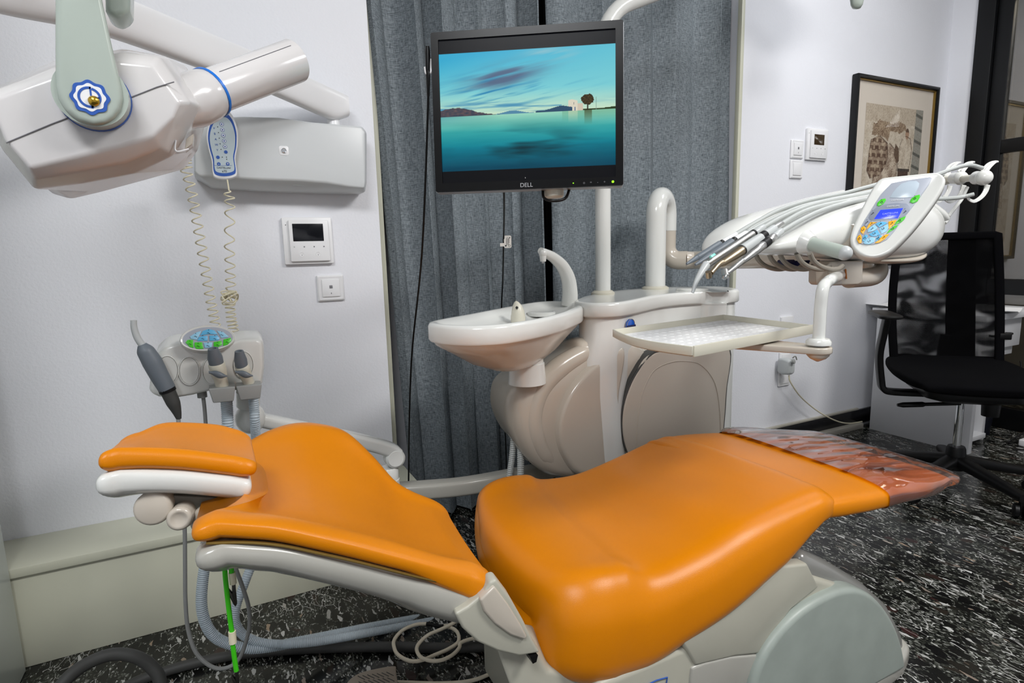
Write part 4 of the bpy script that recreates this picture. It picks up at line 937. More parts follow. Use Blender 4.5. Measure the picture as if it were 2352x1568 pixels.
hp('turbine_handpiece', 'slim bright steel turbine handpiece nearest the camera in the console holder', ((1795,530,.82),(1670,627,.772)),
   [(0, .16, .0065, .0078, 'connector', 'plastic_lightgrey'), (.15, .27, .008, .0082, 'coupling', 'steel'), (.26, .36, .0088, .0088, 'ring', 'black_plastic'), (.35, .56, .0082, .008, 'knurled_sleeve', 'steel'), (.55, .74, .0078, .0058, 'body', 'steel'), (.73, 1.0, .0058, .0042, 'shaft', 'steel')],
   [(1840,505,.825),(1885,484,.83),(1930,470,.83),(1985,458,.83),(2060,450,.84),(2120,456,.86),(2166,456,.85),(2206,453,.84),(2237,446,.82)], extra=tb)
# ================================================================ wall x-ray machine
YB_ = 1.885
xr_ = thing('xray_machine', onY(640, 350, 1.99), 'white dental x-ray machine on the wall with a long arm and pointed tube head', 'x-ray machine')
mb = MB(); P = [onY(x, y, YB_) for x, y in ((446,300),(470,272),(560,268),(640,270),(715,281),(800,288),(830,291),(839,304),(839,418),(836,432),(800,428),(750,419),(690,414),(600,411),(455,403),(446,394))]
Pb = [onY(x, y, 1.93) for x, y in ((444,300),(470,272),(560,268),(640,270),(715,281),(800,288),(832,291),(842,304),(842,420),(838,442),(800,442),(750,441),(690,439),(600,436),(486,428),(446,404))]
Pc = [V(p.x, 1.995, p.z) for p in Pb]
mb.loft([P, Pb, Pc]); xb = mb.build('control_box', 'plastic_box', xr_, bevel=.006, seg=4, angle=40, bangle=35)
f = Fr(onY(652, 346, YB_), V(1, 0, 0), V(0, 0, 1))
mb = MB(); mb.loft([f.pts(rrect(.027, .027, .006), -.001), f.pts(rrect(.027, .027, .006), .001)]); mb.build('lock_plate', 'plastic_white', xb, bevel=.0006)
MB().lathe([(0, .007), (.003, .007), (.0034, .006), (.0015, .0055), (.0015, 0)], f.p(0, 0, .001), f.z, 20).build('lock', 'chrome', xb, angle=30)
f = Fr(onY(700, 424, 1.905), V(1, 0, 0), V(0, -.5, 1)); mb = MB(); mb.loft([f.pts(rrect(.07, .004, .0018), 0), f.pts(rrect(.07, .004, .0018), .0015)]); mb.build('status_bar', 'plastic_lightgrey', xb)
o = onY(766, 285, 1.93); MB().lathe([(-.01, .019), (.03, .019), (.034, .016)], o, V(0, 0, 1), 24).build('arm_pivot', 'plastic_white', xr_, angle=40)
# long arm: rounded bar coming off the wall towards the camera, out of the picture at the upper left
up_ = [(796,222,1.93),(785,216,1.92),(720,186,1.87),(590,125,1.74),(440,62,1.60),(300,3,1.47),(150,-62,1.36),(0,-125,1.27),(-160,-190,1.18)]
lo_ = [(800,268,1.93),(770,276,1.92),(745,268,1.90),(620,214,1.76),(480,163,1.62),(330,110,1.50),(190,66,1.40),(0,28,1.28),(-160,-20,1.18)]
L = []
for a, b in zip(up_, lo_):
    p, q = onY(*a), onY(*b); c = (p+q)/2; h = (p-q)/2; w = V(0, 1, 0)*.03
    L.append([c+h*sg(math.cos(t), .6)+w*sg(math.sin(t), .6) for t in [2*PI*k/28 for k in range(28)]])
m_ = [catmull([l[k] for l in L], 40) for k in range(28)]
mb = MB(); mb.loft([[m_[k][i] for k in range(28)] for i in range(41)]); mb.build('long_arm', 'plastic_white', xr_, angle=60)
# elbow and short arm above the picture, carrying the fork
e0 = onY(-160, -105, 1.18); e2 = onY(185, -170, .80)
mb = MB(); mb.lathe([(-.06, .04), (.06, .04)], e0+V(0, 0, .03), V(0, 0, 1), 24); mb.tube([e0+V(0, 0, .09), e0+V(.05, -.05, .11), e2+V(-.03, .02, .05), e2+V(0, .012, .03)], .026, 18, smooth=24); mb.build('short_arm', 'plastic_white', xr_, angle=50)
# knuckle seen behind the fork
mb = MB(); P = [onY(x, y, .90) for x, y in ((238,-50),(240,20),(248,36),(270,39),(290,34),(297,18),(298,-50))]
mb.prism(P, V(0, .05, 0)); mb.build('knuckle', 'plastic_green_white', xr_, bevel=.008, seg=4, angle=60)
# fork (yoke)
YF = .85
P = [onY(x, y, YF) for x, y in ((126,-160),(126,0),(126,120),(127,195),(133,225),(150,255),(180,278),(215,288),(245,284),(265,270),(278,250),(283,225),(280,200),(268,150),(252,80),(237,10),(228,-40),(222,-160))]
mb = MB(); mb.prism(P, V(-.004, .034, 0)); fk = mb.build('fork', 'plastic_green_white', xr_, bevel=.012, seg=5, angle=60, bangle=25)
hub = onY(246, 249, .882)
b0_ = onY(212, 219, .866); MB().lathe([(-.01, .0375), (.018, .0375)], b0_, V(.0, 1, .0), 40).build('fork_boss', 'plastic_green_white', fk, angle=40)
MB().lathe([(.0, .0384), (.005, .0384)], b0_+V(0, .012, 0), V(0, 1, 0), 40).build('fork_ring', 'blue', fk, angle=40)
# emblem: scalloped blue rosette with ring letters and a brass stud
ef = Fr(onY(207, 224, YF-.0005), V(1, 0, 0), V(-.02, 0, 1)); R0 = .0186
sc8 = lambda r, k=.06: [(r*(1+k*math.cos(8*a))*math.cos(a), r*(1+k*math.cos(8*a))*math.sin(a)) for a in np.linspace(0, 2*PI, 65)[:-1]]
cir = lambda r, a0=0, a1=2*PI, n=40: [(r*math.cos(a), r*math.sin(a)) for a in np.linspace(a0, a1, n)]
mb = MB(); mb.loft([ef.pts(sc8(R0), -.001), ef.pts(sc8(R0), .0008)]); em = mb.build('emblem', 'blue', fk, angle=30)
def flat(P, w0, w1, nm, m, par=None):
    mb = MB(); mb.loft([ef.pts(P, w0), ef.pts(P, w1)]); return mb.build(nm, m, par or em, angle=30)
flat(sc8(R0*.80), .0006, .0012, 'rosette', 'plastic_white')
def band(r0, r1, a0, a1, nm):
    flat(cir(r1, a0, a1, 28)+cir(r0, a1, a0, 28), .001, .0016, nm, 'blue')
band(R0*.50, R0*.64, math.radians(80), math.radians(285), 'ring_letter'); band(R0*.46, R0*.60, math.radians(-65), math.radians(75), 'ring_letter')
flat([(R0*.02, -R0*.66), (R0*.12, -R0*.66), (R0*.12, R0*.62), (R0*.02, R0*.62)], .001, .0016, 'bar', 'blue')
flat([(-R0*.0, -R0*.06), (R0*.5, -R0*.06), (R0*.5, R0*.05), (-R0*.0, R0*.05)], .001, .0016, 'bar', 'blue')
o = ef.p(.0035, -.004, .001); MB().lathe([(0, .0058), (.002, .0058), (.004, .0042), (.005, 0.0005)], o, ef.z, 24).build('stud', 'gold', fk, angle=50)
# tube head: faceted body
Fq = [(-30,212),(60,180),(120,156),(280,118),(365,128),(438,236),(404,292),(370,340),(288,372),(180,394),(78,412),(40,362),(8,322)]
Bq = [(-28,210),(60,168),(124,140),(282,112),(372,128),(428,150),(474,280),(455,345),(425,388),(340,412),(230,442),(165,458),(120,446)]
mb = MB(); F1 = [onY(x, y, .90) for x, y in Fq]; B1 = [onY(x, y, 1.06) for x, y in Bq]
F0 = [onY(x, y, .884) for x, y in ((-26,232),(60,200),(128,176),(274,142),(350,150),(412,236),(400,270),(352,312),(280,334),(175,360),(68,386),(38,352),(14,326))]
M1 = [p+V(0, .03, 0)+(p-sum(F1, V(0,0,0))/len(F1)).normalized()*.012 for p in F1]
mb.loft([F0, F1, M1, [p.lerp(q, .72) for p, q in zip(M1, B1)], B1, [q.lerp(sum(B1, V(0,0,0))/len(B1), .25)+V(0, .03, 0) for q in B1]])
hd = mb.build('tube_head', 'plastic_head', xr_, bevel=.004, seg=3, angle=25, bangle=12)
mb = MB(); mb.tube([onY(x, y, .8835) for x, y in ((14,328),(120,284),(200,254),(302,223),(360,200),(400,188))], .0008, 6); mb.build('head_seam', 'ink_grey', hd)
mb = MB(); mb.prism([onY(x, y, .92) for x, y in ((428,318),(445,306),(442,330),(424,344))], V(0, .03, 0)); mb.build('head_window', 'plastic_warm', hd, bevel=.001)
mb = MB(); mb.tube([onY(x, y, .915) for x, y in ((404,322),(402,342),(410,348),(434,342))], .0012, 6, smooth=14); mb.build('latch', 'plastic_white', hd)
# collar and cone
a0 = onY(438, 234, .965); a1 = onY(486, 212, .985); a2 = onY(676, 140, 1.05); dc = (a1-a0)
mb = MB(); mb.lathe([(-.03, .028), (0, .036), (dc.length*.5, .0365), (dc.length*.92, .034), (dc.length, .032)], a0, dc, 28); mb.build('collar', 'plastic_head', hd, angle=40)
MB().lathe([(-.002, .0352), (.002, .0352)], a1-dc.normalized()*.003, dc, 40).build('collar_ring', 'blue_bright', hd, angle=40)
dl = (a2-a1); MB().lathe([(-.01, .0308), (dl.length-.001, .0328), (dl.length, .0322), (dl.length, .029), (.02, .027)], a1, dl, 56, cap=False).build('cone', 'plastic_head', xr_, angle=40)
cx, cyv, cz = frame_from(dl)
def seam(ang, t0, t1, nm, m):
    q = lambda t: a1+dl*t+(cx*math.cos(ang)+cyv*math.sin(ang))*(.0308+.002*t+.0002)
    mb = MB(); mb.tube([q(t0), q((t0+t1)/2), q(t1)], .0007, 6); mb.build(nm, m, xr_)
best = sorted([(abs((a1+dl*.5+(cx*math.cos(a)+cyv*math.sin(a))*.036-onY(585, 136, 1.0)).dot(CU)) + (0 if (cx*math.cos(a)+cyv*math.sin(a)).dot(CF) < 0 else 9), a) for a in np.linspace(0, 2*PI, 120)])[0][1]
seam(best, .08, .92, 'cone_seam', 'ink_grey')
# ================================================================ x-ray hand control with its coiled lead
rc = thing('xray_hand_control', onY(512, 408, 1.86), 'white hand control with blue edged key panel hung on the x-ray box', 'hand control')
rfm = Fr(onY(515, 335, 1.855), V(1, .0, 0), V(-.06, 0, 1))
ro = [(497,254),(520,252),(536,268),(546,300),(546,335),(541,365),(545,398),(538,408),(515,412),(494,408),(488,396),(486,370),(478,340),(474,310),(480,280)]
R1 = smooth_closed([rfm.px(x, y) for x, y in ro], 60); cR = sum(R1, V(0,0,0))/len(R1)
sh = lambda P, s, w: [cR+(p-cR)*s+rfm.z*w for p in P]
mb = MB(); mb.loft([sh(R1, .93, -.022), sh(R1, 1, -.016), sh(R1, 1, -.003), sh(R1, .97, 0)]); rb = mb.build('case', 'plastic_white', rc, angle=50)
mb = MB(); mb.loft([sh(R1, .9, -.001), sh(R1, .9, .0006)]); mb.build('blue_edge', 'blue', rb, angle=30)
mb = MB(); mb.loft([sh(R1, .80, -.001), sh(R1, .80, .0012)]); kp = mb.build('key_panel', 'remote_panel', rb, angle=30)
c7 = lambda x, y, w=0: rfm.px(400+x/4.126, 240+y/4.126, w)
for x, y in ((450,187),(458,240),(466,293),(474,346),(482,399)):
    o = c7(x, y, .0012); mb = MB(); mb.lathe([(0, .0052), (.0006, .0052)], o, rfm.z, 20); k_ = mb.build('key', 'blue', kp); mb = MB(); mb.lathe([(.0006, .0042), (.0009, .0042)], o, rfm.z, 18); mb.build('key_face', 'plastic_white', k_); mb = MB(); mb.lathe([(.0009, .002), (.0012, .002)], o, rfm.z, 12); mb.build('key_dot', 'blue', k_)
for x, y in ((490,450),(415,500),(423,563),(508,563)): MB().lathe([(0, .0046), (.0008, .0046)], c7(x, y, .0012), rfm.z, 18).build('key', 'blue', kp)
for x, y in ((413,212),(420,266),(428,319),(436,372),(444,425),(456,498),(496,498),(498,518)): MB().lathe([(0, .0013), (.0006, .0013)], c7(x, y, .0012), rfm.z, 10).build('indicator', 'ink', kp)
for x, y, s in ((378,225,'V'),(385,278,'B'),(394,330,'A'),(402,382,'W'),(410,432,'Y')): text(s, c7(x, y, .0012), rfm.x, rfm.y, .008, 'symbol', 'blue', kp, ext=.0001)
text('CASTELLINI', c7(470, 600, .0012), rfm.x, rfm.y, .0068, 'lettering', 'ink', kp, ext=.0001); text('x70', c7(476, 632, .0012), rfm.x, rfm.y, .0085, 'lettering', 'ink', kp, ext=.0001)
text('-', c7(423, 563, .002), rfm.x, rfm.y, .011, 'sign', 'plastic_white', kp, ext=.0001); text('+', c7(508, 563, .002), rfm.x, rfm.y, .011, 'sign', 'plastic_white', kp, ext=.0001)
mb = MB(); mb.tube([c7(378, 578, .0014), c7(548, 578, .0014)], .0004, 5); mb.build('panel_line', 'blue', kp)
def coil(path, turns, r, straight=0):
    P = catmull(path, 400); out = []
    for i, p in enumerate(P):
        u = i/400; k = min(1, max(0, (u-straight)/.05)) if straight else 1
        a = 2*PI*turns*u; t = (P[min(i+1, 400)]-P[max(i-1, 0)]).normalized()
        x = V(1, 0, 0); x = (x-t*x.dot(t)).normalized(); y = t.cross(x)
        rr = r(u)*k if callable(r) else r*k
        out.append(p+(x*math.cos(a)+y*math.sin(a))*rr)
    return out
Yc = 1.80
pathA = [onY(x, y, Yc) for x, y in ((522,412),(526,440),(528,480),(527,560),(529,620),(530,662))]
pathB = [onY(x, y, Yc) for x, y in ((528,700),(532,735),(536,762),(520,800),(500,790),(494,740),(484,690),(472,620),(458,540),(444,460),(428,388),(424,360))]
mb = MB()
Pa = coil(pathA, 10.5, lambda u: .0125, .18)
Pb_ = coil(pathB, 36, lambda u: .0125 if u < .9 else .0145)
rnd = random.Random(5); ck = onY(527, 683, Yc)
kn = [ck+V(rnd.uniform(-.021, .021), rnd.uniform(-.014, .014), rnd.uniform(-.019, .019)) for _ in range(30)]
mb.tube(Pa, .0019, 7); mb.tube(catmull([Pa[-1]]+kn+[Pb_[0]], 320), .0019, 7); mb.tube(Pb_, .0019, 7)
mb.build('coiled_lead', 'cord_cream', rc)
# ================================================================ wall fittings
def wall_fr(x, y, Y=None): return Fr(onY(x, y, YW-.001), V(1, 0, 0), V(0, 0, 1))
def rplate(fr, w, h, r, d0, d1, nm, m, par, bev=.0015, du=0, dv=0):
    mb = MB(); mb.loft([fr.pts(rrect(w, h, r), d0, du, dv), fr.pts(rrect(w, h, r), d1, du, dv)]); return mb.build(nm, m, par, bevel=bev, seg=2, angle=40)
def intercom(x, y, W, H, label, scr, sw, sh_, sv, dep=.022):
    f = wall_fr(x, y); t = thing('wall_mounted_intercom', f.p(0, -H/2), label, 'intercom')
    rplate(f, W, H, .004, 0, dep*.6, 'case', 'plastic_white', t); fp = rplate(f, W*.80, H*.88, .003, dep*.6, dep, 'front', 'plastic_white', t, du=W*.02)
    rplate(f, sw, sh_, .001, dep, dep+.0006, 'display', scr, t, .0002, 0, sv)
    for i in range(4): MB().lathe([(0, .0022), (.0004, .0022)], f.p((-.3+.2*i)*W, -.13*H, dep), f.z, 12).build('touch_mark', 'ink_grey' if i else 'plastic_lightgrey', t)
    for u in (-.16, .17):
        MB().lathe([(0, .0075), (.0008, .0072), (.0002, .0055), (.0002, 0)], f.p(u*W, -.29*H, dep), f.z, 20).build('button', 'plastic_white', t, angle=30)
        MB().lathe([(0, .0014), (.0004, .0014)], f.p(u*W, -.31*H, dep), f.z, 10).build('button_mark', 'ink_grey', t)
    MB().lathe([(0, .0015), (.0004, .0015)], f.p(-W*.43, H*.34, dep*.6), f.z, 10).build('microphone_hole', 'ink', t); return t
intercom(707, 553, .152, .148, 'white wall intercom with a black screen left of the curtain', 'dark_screen', .094, .055, .026, .024)
intercom(1873, 333, .155, .15, 'white wall intercom with a small brown screen beside the picture', 'brown_screen', .075, .05, .022, .02)
def switch(x, y, s, label, mark=True, grp=None):
    f = wall_fr(x, y); t = thing('wall_switch', f.p(0, -s/2), label, 'switch', grp)
    mb = MB(); mb.loft([f.pts(rrect(s, s, .004), 0), f.pts(rrect(s, s, .004), .006), f.pts(rrect(s*.88, s*.88, .003), .010), f.pts(rrect(s*.74, s*.74, .002), .0085)]); mb.build('plate', 'plastic_white', t, bevel=.001, angle=40)
    mb = MB(); mb.loft([f.pts(rrect(s*.66, s*.66, .002), .006), f.pts(rrect(s*.66, s*.66, .002), .0125)]); rk = mb.build('rocker', 'plastic_white', t, bevel=.001, angle=40)
    if mark: rplate(f, s*.12, s*.12, .001, .0125, .0129, 'lamp_window', 'ink_grey', rk, .0001, 0, .004); rplate(f, s*.03, s*.06, .001, .0125, .0129, 'symbol', 'ink_grey', rk, .0001, 0, -s*.2)
    return t
switch(759, 661, .086, 'white square wall switch below the left intercom')
switch(1829, 343, .088, 'upper of two white switches left of the small intercom', True); switch(1827, 389, .088, 'lower of two white switches left of the small intercom', False)
# sockets low on the right wall, plug and cable
f = wall_fr(1805, 745); t = thing('wall_socket', f.p(0, -.05), 'white wall socket just visible above the tray edge', 'socket'); rplate(f, .09, .085, .004, 0, .01, 'plate', 'plastic_white', t)
f = wall_fr(1800, 846); t = thing('wall_socket', f.p(0, -.09), 'white double wall socket with a grey plug in it', 'socket'); rplate(f, .085, .18, .004, 0, .009, 'plate', 'plastic_white', t)
rplate(f, .06, .065, .003, .009, .012, 'insert', 'plastic_white', t, .001, 0, .045); rplate(f, .06, .065, .003, .009, .012, 'insert', 'plastic_white', t, .001, 0, -.045)
pg = thing('power_plug', onY(1808, 850, 1.95), 'grey power plug with a pale cable in the low wall socket', 'plug')
f = Fr(onY(1812, 842, 1.93), V(1, 0, 0), V(.15, 0, 1)); 
mb = MB(); mb.loft([f.pts(rrect(.042, .075, .012), -.05), f.pts(rrect(.05, .085, .012), -.02), f.pts(rrect(.046, .078, .014), .01), f.pts(rrect(.03, .06, .012), .022)]); mb.build('plug_body', 'plastic_lightgrey', pg, bevel=.003, angle=50)
mb = MB(); mb.lathe([(0, .012), (.01, .012), (.012, .008)], onY(1820, 830, 1.90), V(.3, -1, .3), 18); mb.build('thumb_wheel', 'plastic_grey', pg, angle=40)
mb = MB(); mb.tube([onY(1820,822,1.91), onY(1827,818,1.90), onY(1830,826,1.90)], .003, 8, smooth=10); mb.build('pull_tab', 'plastic_dim', pg)
mb = MB(); mb.tube([onY(1812, 862, 1.93), onY(1816, 878, 1.93), onY(1840, 912, 1.94), onY(1880, 945, 1.94), onY(1920, 966, 1.935), onY(1950, 972, 1.93), onY(1980, 968, 1.94)], .0036, 8, smooth=40); mb.build('power_lead', 'cord_cream', pg)
# framed print
f = Fr(onY(2046, 330, YW-.001), V(1, 0, 0), V(0, 0, 1))
tlp, trp = onY(1957, 171, YW), onY(2145, 204, YW); PW, PH = trp.x-tlp.x, .98
pf_ = Fr(V((tlp.x+trp.x)/2, YW-.002, tlp.z-PH/2), V(1, 0, 0), V(0, 0, 1))
pt_ = thing('framed_picture', pf_.p(0, -PH/2), 'large framed sepia print of a man with a laden donkey', 'picture')
def frame_ring(w0, h0, w1, h1, z0, z1, nm, m, bev=.002):
    mb = MB(); a = [pf_.pts([(w/2, h/2), (-w/2, h/2), (-w/2, -h/2), (w/2, -h/2)], z) for w, h, z in ((w0, h0, z0), (w0, h0, z1), (w1, h1, z1), (w1, h1, z0))]; mb.loft(a, ring=True, cap=False); return mb.build(nm, m, pt_, bevel=bev, angle=30)
frame_ring(PW, PH, PW-.036, PH-.036, 0, .034, 'frame', 'black_metal', .004); frame_ring(PW-.036, PH-.036, PW-.05, PH-.05, 0, .024, 'inner_moulding', 'gold_trim', .002)
mb = MB(); mb.loft([pf_.pts(rrect(PW-.04, PH-.04, .001, 1), 0), pf_.pts(rrect(PW-.04, PH-.04, .001, 1), .012)]); mb.build('mat_board', 'mat_board', pt_)
MB().plate(pf_.pts([(-PW/2+.02, -PH/2+.02), (PW/2-.02, -PH/2+.02), (PW/2-.02, PH/2-.02), (-PW/2+.02, PH/2-.02)], .018)).build('picture_glass', 'picture_glass', pt_, smooth=False)
qw, qh = PW*.70, .74
def inpoly(x, y, P):
    c = False; j = len(P)-1
    for i in range(len(P)):
        if (P[i][1] > y) != (P[j][1] > y) and x < (P[j][0]-P[i][0])*(y-P[i][1])/(P[j][1]-P[i][1])+P[i][0]: c = not c
        j = i
    return c
BASK = [(.12,.62),(.26,.66),(.40,.60),(.42,.50),(.40,.40),(.30,.30),(.14,.27),(.08,.34),(.10,.5)]
FROND = [(.12,.66),(.14,.76),(.25,.80),(.42,.78),(.60,.80),(.70,.78),(.72,.72),(.60,.70),(.44,.71),(.40,.62),(.28,.66)]
DONK = [(.36,.56),(.44,.60),(.52,.56),(.58,.46),(.60,.30),(.58,.16),(.54,.04),(.49,.04),(.48,.2),(.42,.22),(.28,.14),(.24,.02),(.16,.02),(.18,.2),(.2,.3),(.34,.36)]
MANB = [(.66,.66),(.72,.68),(.80,.66),(.84,.56),(.83,.46),(.80,.36),(.62,.36),(.60,.46),(.62,.58)]
LEGS = [(.62,.36),(.80,.36),(.79,.10),(.72,.09),(.71,.22),(.69,.08),(.61,.08)]
WALLS = [(.87,1),(1,1),(1,.25),(.84,.28),(.86,.6)]
def sepia(u, v):
    v = 1.3*v-.367
    n = fbm(u*14, v*14, 1); st = mnoise(V(u*110+v*40, v*90, 2)); c = lerp3((196,182,164), (224,214,200), .5+.6*n)
    if v > .78: c = lerp3(c, (168,150,130), .55*max(0, .5+n+st*.5))
    if v < .12: c = lerp3(c, (150,132,114), .6*max(0, .4+n))
    if inpoly(u, v, WALLS): c = lerp3((160,158,150), (88,90,86), max(0, min(1, (abs(math.sin(v*26+u*6)) < .35)*.9+st*.4)))
    if inpoly(u+.02*st, v+.02*n, FROND): c = lerp3((190,170,146), (104,80,62), max(0, min(1, .45+1.1*st+.4*n)))
    if inpoly(u, v, DONK): c = lerp3((218,204,186), (104,80,66), max(0, min(1, .38+.6*fbm(u*9, v*7, 6)+.7*st)))
    if inpoly(u, v, BASK): c = lerp3((190,172,150), (84,60,48), max(0, min(1, (math.sin(v*95) > -.3)*.6*(math.sin(u*70+math.floor(v*15)*3) > -.5)+.25+.5*n)))
    if inpoly(u, v, MANB): c = lerp3((222,210,194), (180,164,146), max(0, .3+n))
    if ((u-.735)/.032)**2+((v-.70)/.05)**2 < 1: c = (176,142,118) if v < .715 else (92,70,56)
    if inpoly(u, v, LEGS): c = lerp3((96,72,60), (58,44,38), .5+st)
    for P_ in (MANB, BASK, LEGS, DONK):
        if inpoly(u, v, P_) != inpoly(u+.009+.006*st, v+.006, P_): c = lerp3(c, (70,52,42), .75)
    if abs(v-.36) < .012 and .60 < u < .82: c = (60,54,50)
    if inpoly(u, v, [(.54,.60),(.60,.56),(.62,.44),(.58,.42),(.52,.5)]): c = lerp3((120,96,78), (70,54,44), .5+st)
    return c
pp = Fr(pf_.p(.0, -.01, .0125), pf_.x, pf_.y); paint('sepia_print', pp, qw, qh, 230, 240, sepia, 'print_picture', pt_)
# ================================================================ assistant's console on its arm
YA = 1.42
ac = thing('assistant_console', onY(475, 915, YA), 'cream assistant instrument holder with oval key pad behind the headrest', 'instrument holder')
o_ = [(342,893),(346,850),(358,815),(378,795),(405,787),(470,784),(540,783),(556,778),(596,777),(606,786),(608,840),(604,880),(590,903),(540,897),(480,899),(442,908),(400,915),(362,912),(346,905)]
mb = MB(); P = [onY(x, y, YA) for x, y in o_]; Q = [p+V(0, .075, .012) for p in P]; M2 = [p+V(0, .01, 0) for p in P]
c_ = sum(P, V(0,0,0))/len(P)
mb.loft([[c_+(p-c_)*.955+V(0, -.004, 0) for p in P], M2, Q]); ab = mb.build('holder_body', 'plastic', ac, bevel=.008, seg=4, angle=60, bangle=25)
for x, y in ((385,850),(435,852),(488,852),(560,838)):
    f = Fr(onY(x, y, YA-.006), V(1, 0, -.06), V(.06, 0, 1)); mb = MB(); P = f.pts(oval(.040, .062), 0); mb.tube(P+[P[0]], .0011, 8); mb.loft([f.pts(oval(.038, .06), -.004), f.pts(oval(.036, .058), .0002), f.pts(oval(.022, .04), -.0006)]); mb.build('holder_recess', 'plastic', ab, angle=60)
f = Fr(onY(478, 778, YA-.022), V(1, .05, -.02), V(0, .42, 1)); 
E_ = lambda sx, sy, w, n=40: f.pts([(sx/2*math.cos(a), (sy/2*math.sin(a)*(1.0 if math.sin(a) > 0 else .86))) for a in np.linspace(0, 2*PI, n+1)[:-1]], w)
KW, KH = .107, .064
mb = MB(); mb.loft([E_(KW*.9, KH*.9, -.03), E_(KW, KH, -.012), E_(KW, KH, -.002), E_(KW*.97, KH*.95, .0005), E_(KW*.91, KH*.85, -.0008)]); kd = mb.build('key_pad', 'plastic', ac, angle=60)
mb = MB(); mb.loft([E_(KW*.905, KH*.84, -.002), E_(KW*.905, KH*.84, -.0006)]); mb.build('pad_face', 'panel_grey', kd)
a6 = lambda x, y, w=0: f.px(320+x/6.03, 720+y/6.03, w)
keys = [([(840,305),(880,240),(960,215),(1040,235),(1085,290),(960,285)], 'key_blue'),([(700,320),(790,262),(862,238),(820,320),(800,365),(715,350)], 'key_paleblue'),([(1070,235),(1160,255),(1240,325),(1135,340),(1105,280)], 'key_paleblue'),
 ([(825,325),(880,310),(945,308),(945,378),(800,380)], 'key_blue'),([(972,305),(1080,302),(1115,345),(1090,372),(972,378)], 'key_blue'),([(640,400),(670,365),(745,365),(750,478),(700,462)], 'key_green'),([(765,400),(870,398),(890,488),(790,490),(762,450)], 'key_green'),
 ([(892,405),(1010,400),(1000,470),(905,475)], 'key_paleblue'),([(1030,395),(1135,378),(1150,430),(1080,472),(1030,470)], 'key_green'),([(1165,360),(1265,335),(1278,375),(1225,430),(1160,450)], 'key_green')]
for i, (P, m) in enumerate(keys):
    mb = MB(); q = [a6(x, y, -.0004) for x, y in P]; mb.prism(q, f.z*.0012); k_ = mb.build('key', m, kd, bevel=.0003); cx = sum(p[0] for p in P)/len(P); cy = sum(p[1] for p in P)/len(P)
    mb = MB(); s = 22; mb.tube([a6(cx-s, cy+s*.4, .001), a6(cx-s*.2, cy, .001), a6(cx+s*.3, cy+s*.7, .001), a6(cx+s, cy+s*.6, .001)], .0005, 5); mb.ball(a6(cx, cy-s*1.6, .001), .0008, n=8); mb.build('icon', 'ink', k_)
# arm: knuckle, link to the floor stand
kn1 = onY(568, 935, YA+.05)
mb = MB(); mb.tube([onY(570, 898, YA+.04), onY(570, 930, YA+.05)], .026, 20); mb.ball(onY(575, 960, YA+.05), .034, (1, 1, 1.1), 20); mb.build('arm_knuckle', 'plastic', ac, angle=60)
L = []
pth = [onY(590, 962, YA+.06), onY(700, 985, YA+.10), onY(800, 1006, YA+.14), onY(890, 1030, YA+.17), onY(912, 1045, YA+.17)]
pth = catmull(pth, 24)
for i, p in enumerate(pth):
    t = (pth[min(i+1, 24)]-pth[max(i-1, 0)]).normalized(); L.append([p+V(0, 1, 0)*a+V(-t.z, 0, t.x)*b for a, b in rrect(.045, .034+.01*i/24, .012, 4)])
mb = MB(); mb.loft(L); mb.build('swing_arm', 'plastic', ac, bevel=.004, angle=50)
o = onY(905, 1050, YA+.17); MB().lathe([(-.016, .028), (.018, .028), (.024, .022)], o, V(0, -1, .1), 28).build('arm_joint', 'plastic', ac, angle=40)
o = onY(893, 1100, YA+.17); MB().lathe([(-.05, .031), (.0, .031), (.002, .029), (.028, .029), (.036, .024)], o, V(0, 0, 1), 28).build('arm_post', 'plastic', ac, angle=40)
# curing light at the left end
cl = thing('curing_light', onY(360, 850, YA-.03), 'dark grey curing light with a clear bent tip in the leftmost holder', 'curing light')
yl = YA-.03
mb = MB(); mb.tube([onY(x, y, yl) for x, y in ((307,735),(308,752),(314,772),(322,786),(331,797))], [.0058,.0062,.0066,.0068,.0068], 14, smooth=20); mb.build('light_guide', 'plastic_lightgrey', cl)
mb = MB(); mb.tube([onY(x, y, yl) for x, y in ((326,791),(334,805),(350,832),(366,862),(384,893))], [.0085,.0165,.019,.018,.0165], 20, smooth=26); mb.build('grip', 'plastic_slate', cl, angle=60)
mb = MB(); mb.tube([onY(382, 890, yl), onY(386, 899, yl)], .0163, 18); mb.build('ring', 'black_plastic', cl)
mb = MB(); mb.tube([onY(x, y, yl) for x, y in ((385,897),(398,925),(406,945),(411,962))], [.0145,.0135,.009,.005], 16, smooth=14); mb.build('strain_relief', 'rubber_dark', cl)
mb = MB(); mb.tube([onY(409,955,yl), onY(411,985,yl), onY(414,1060,yl+.02), onY(418,1150,1.36), onY(424,1210,1.36), onY(425,1300,1.36), onY(426,1380,1.36), onY(433,1450,1.36), onY(455,1505,1.355), onY(500,1535,1.35), onY(545,1518,1.35), onY(570,1455,1.33), onY(572,1400,1.31), onY(558,1350,1.29), onY(538,1295,1.27), onY(520,1230,1.27)], .0043, 10, smooth=90); mb.build('cord', 'cord_grey', cl)
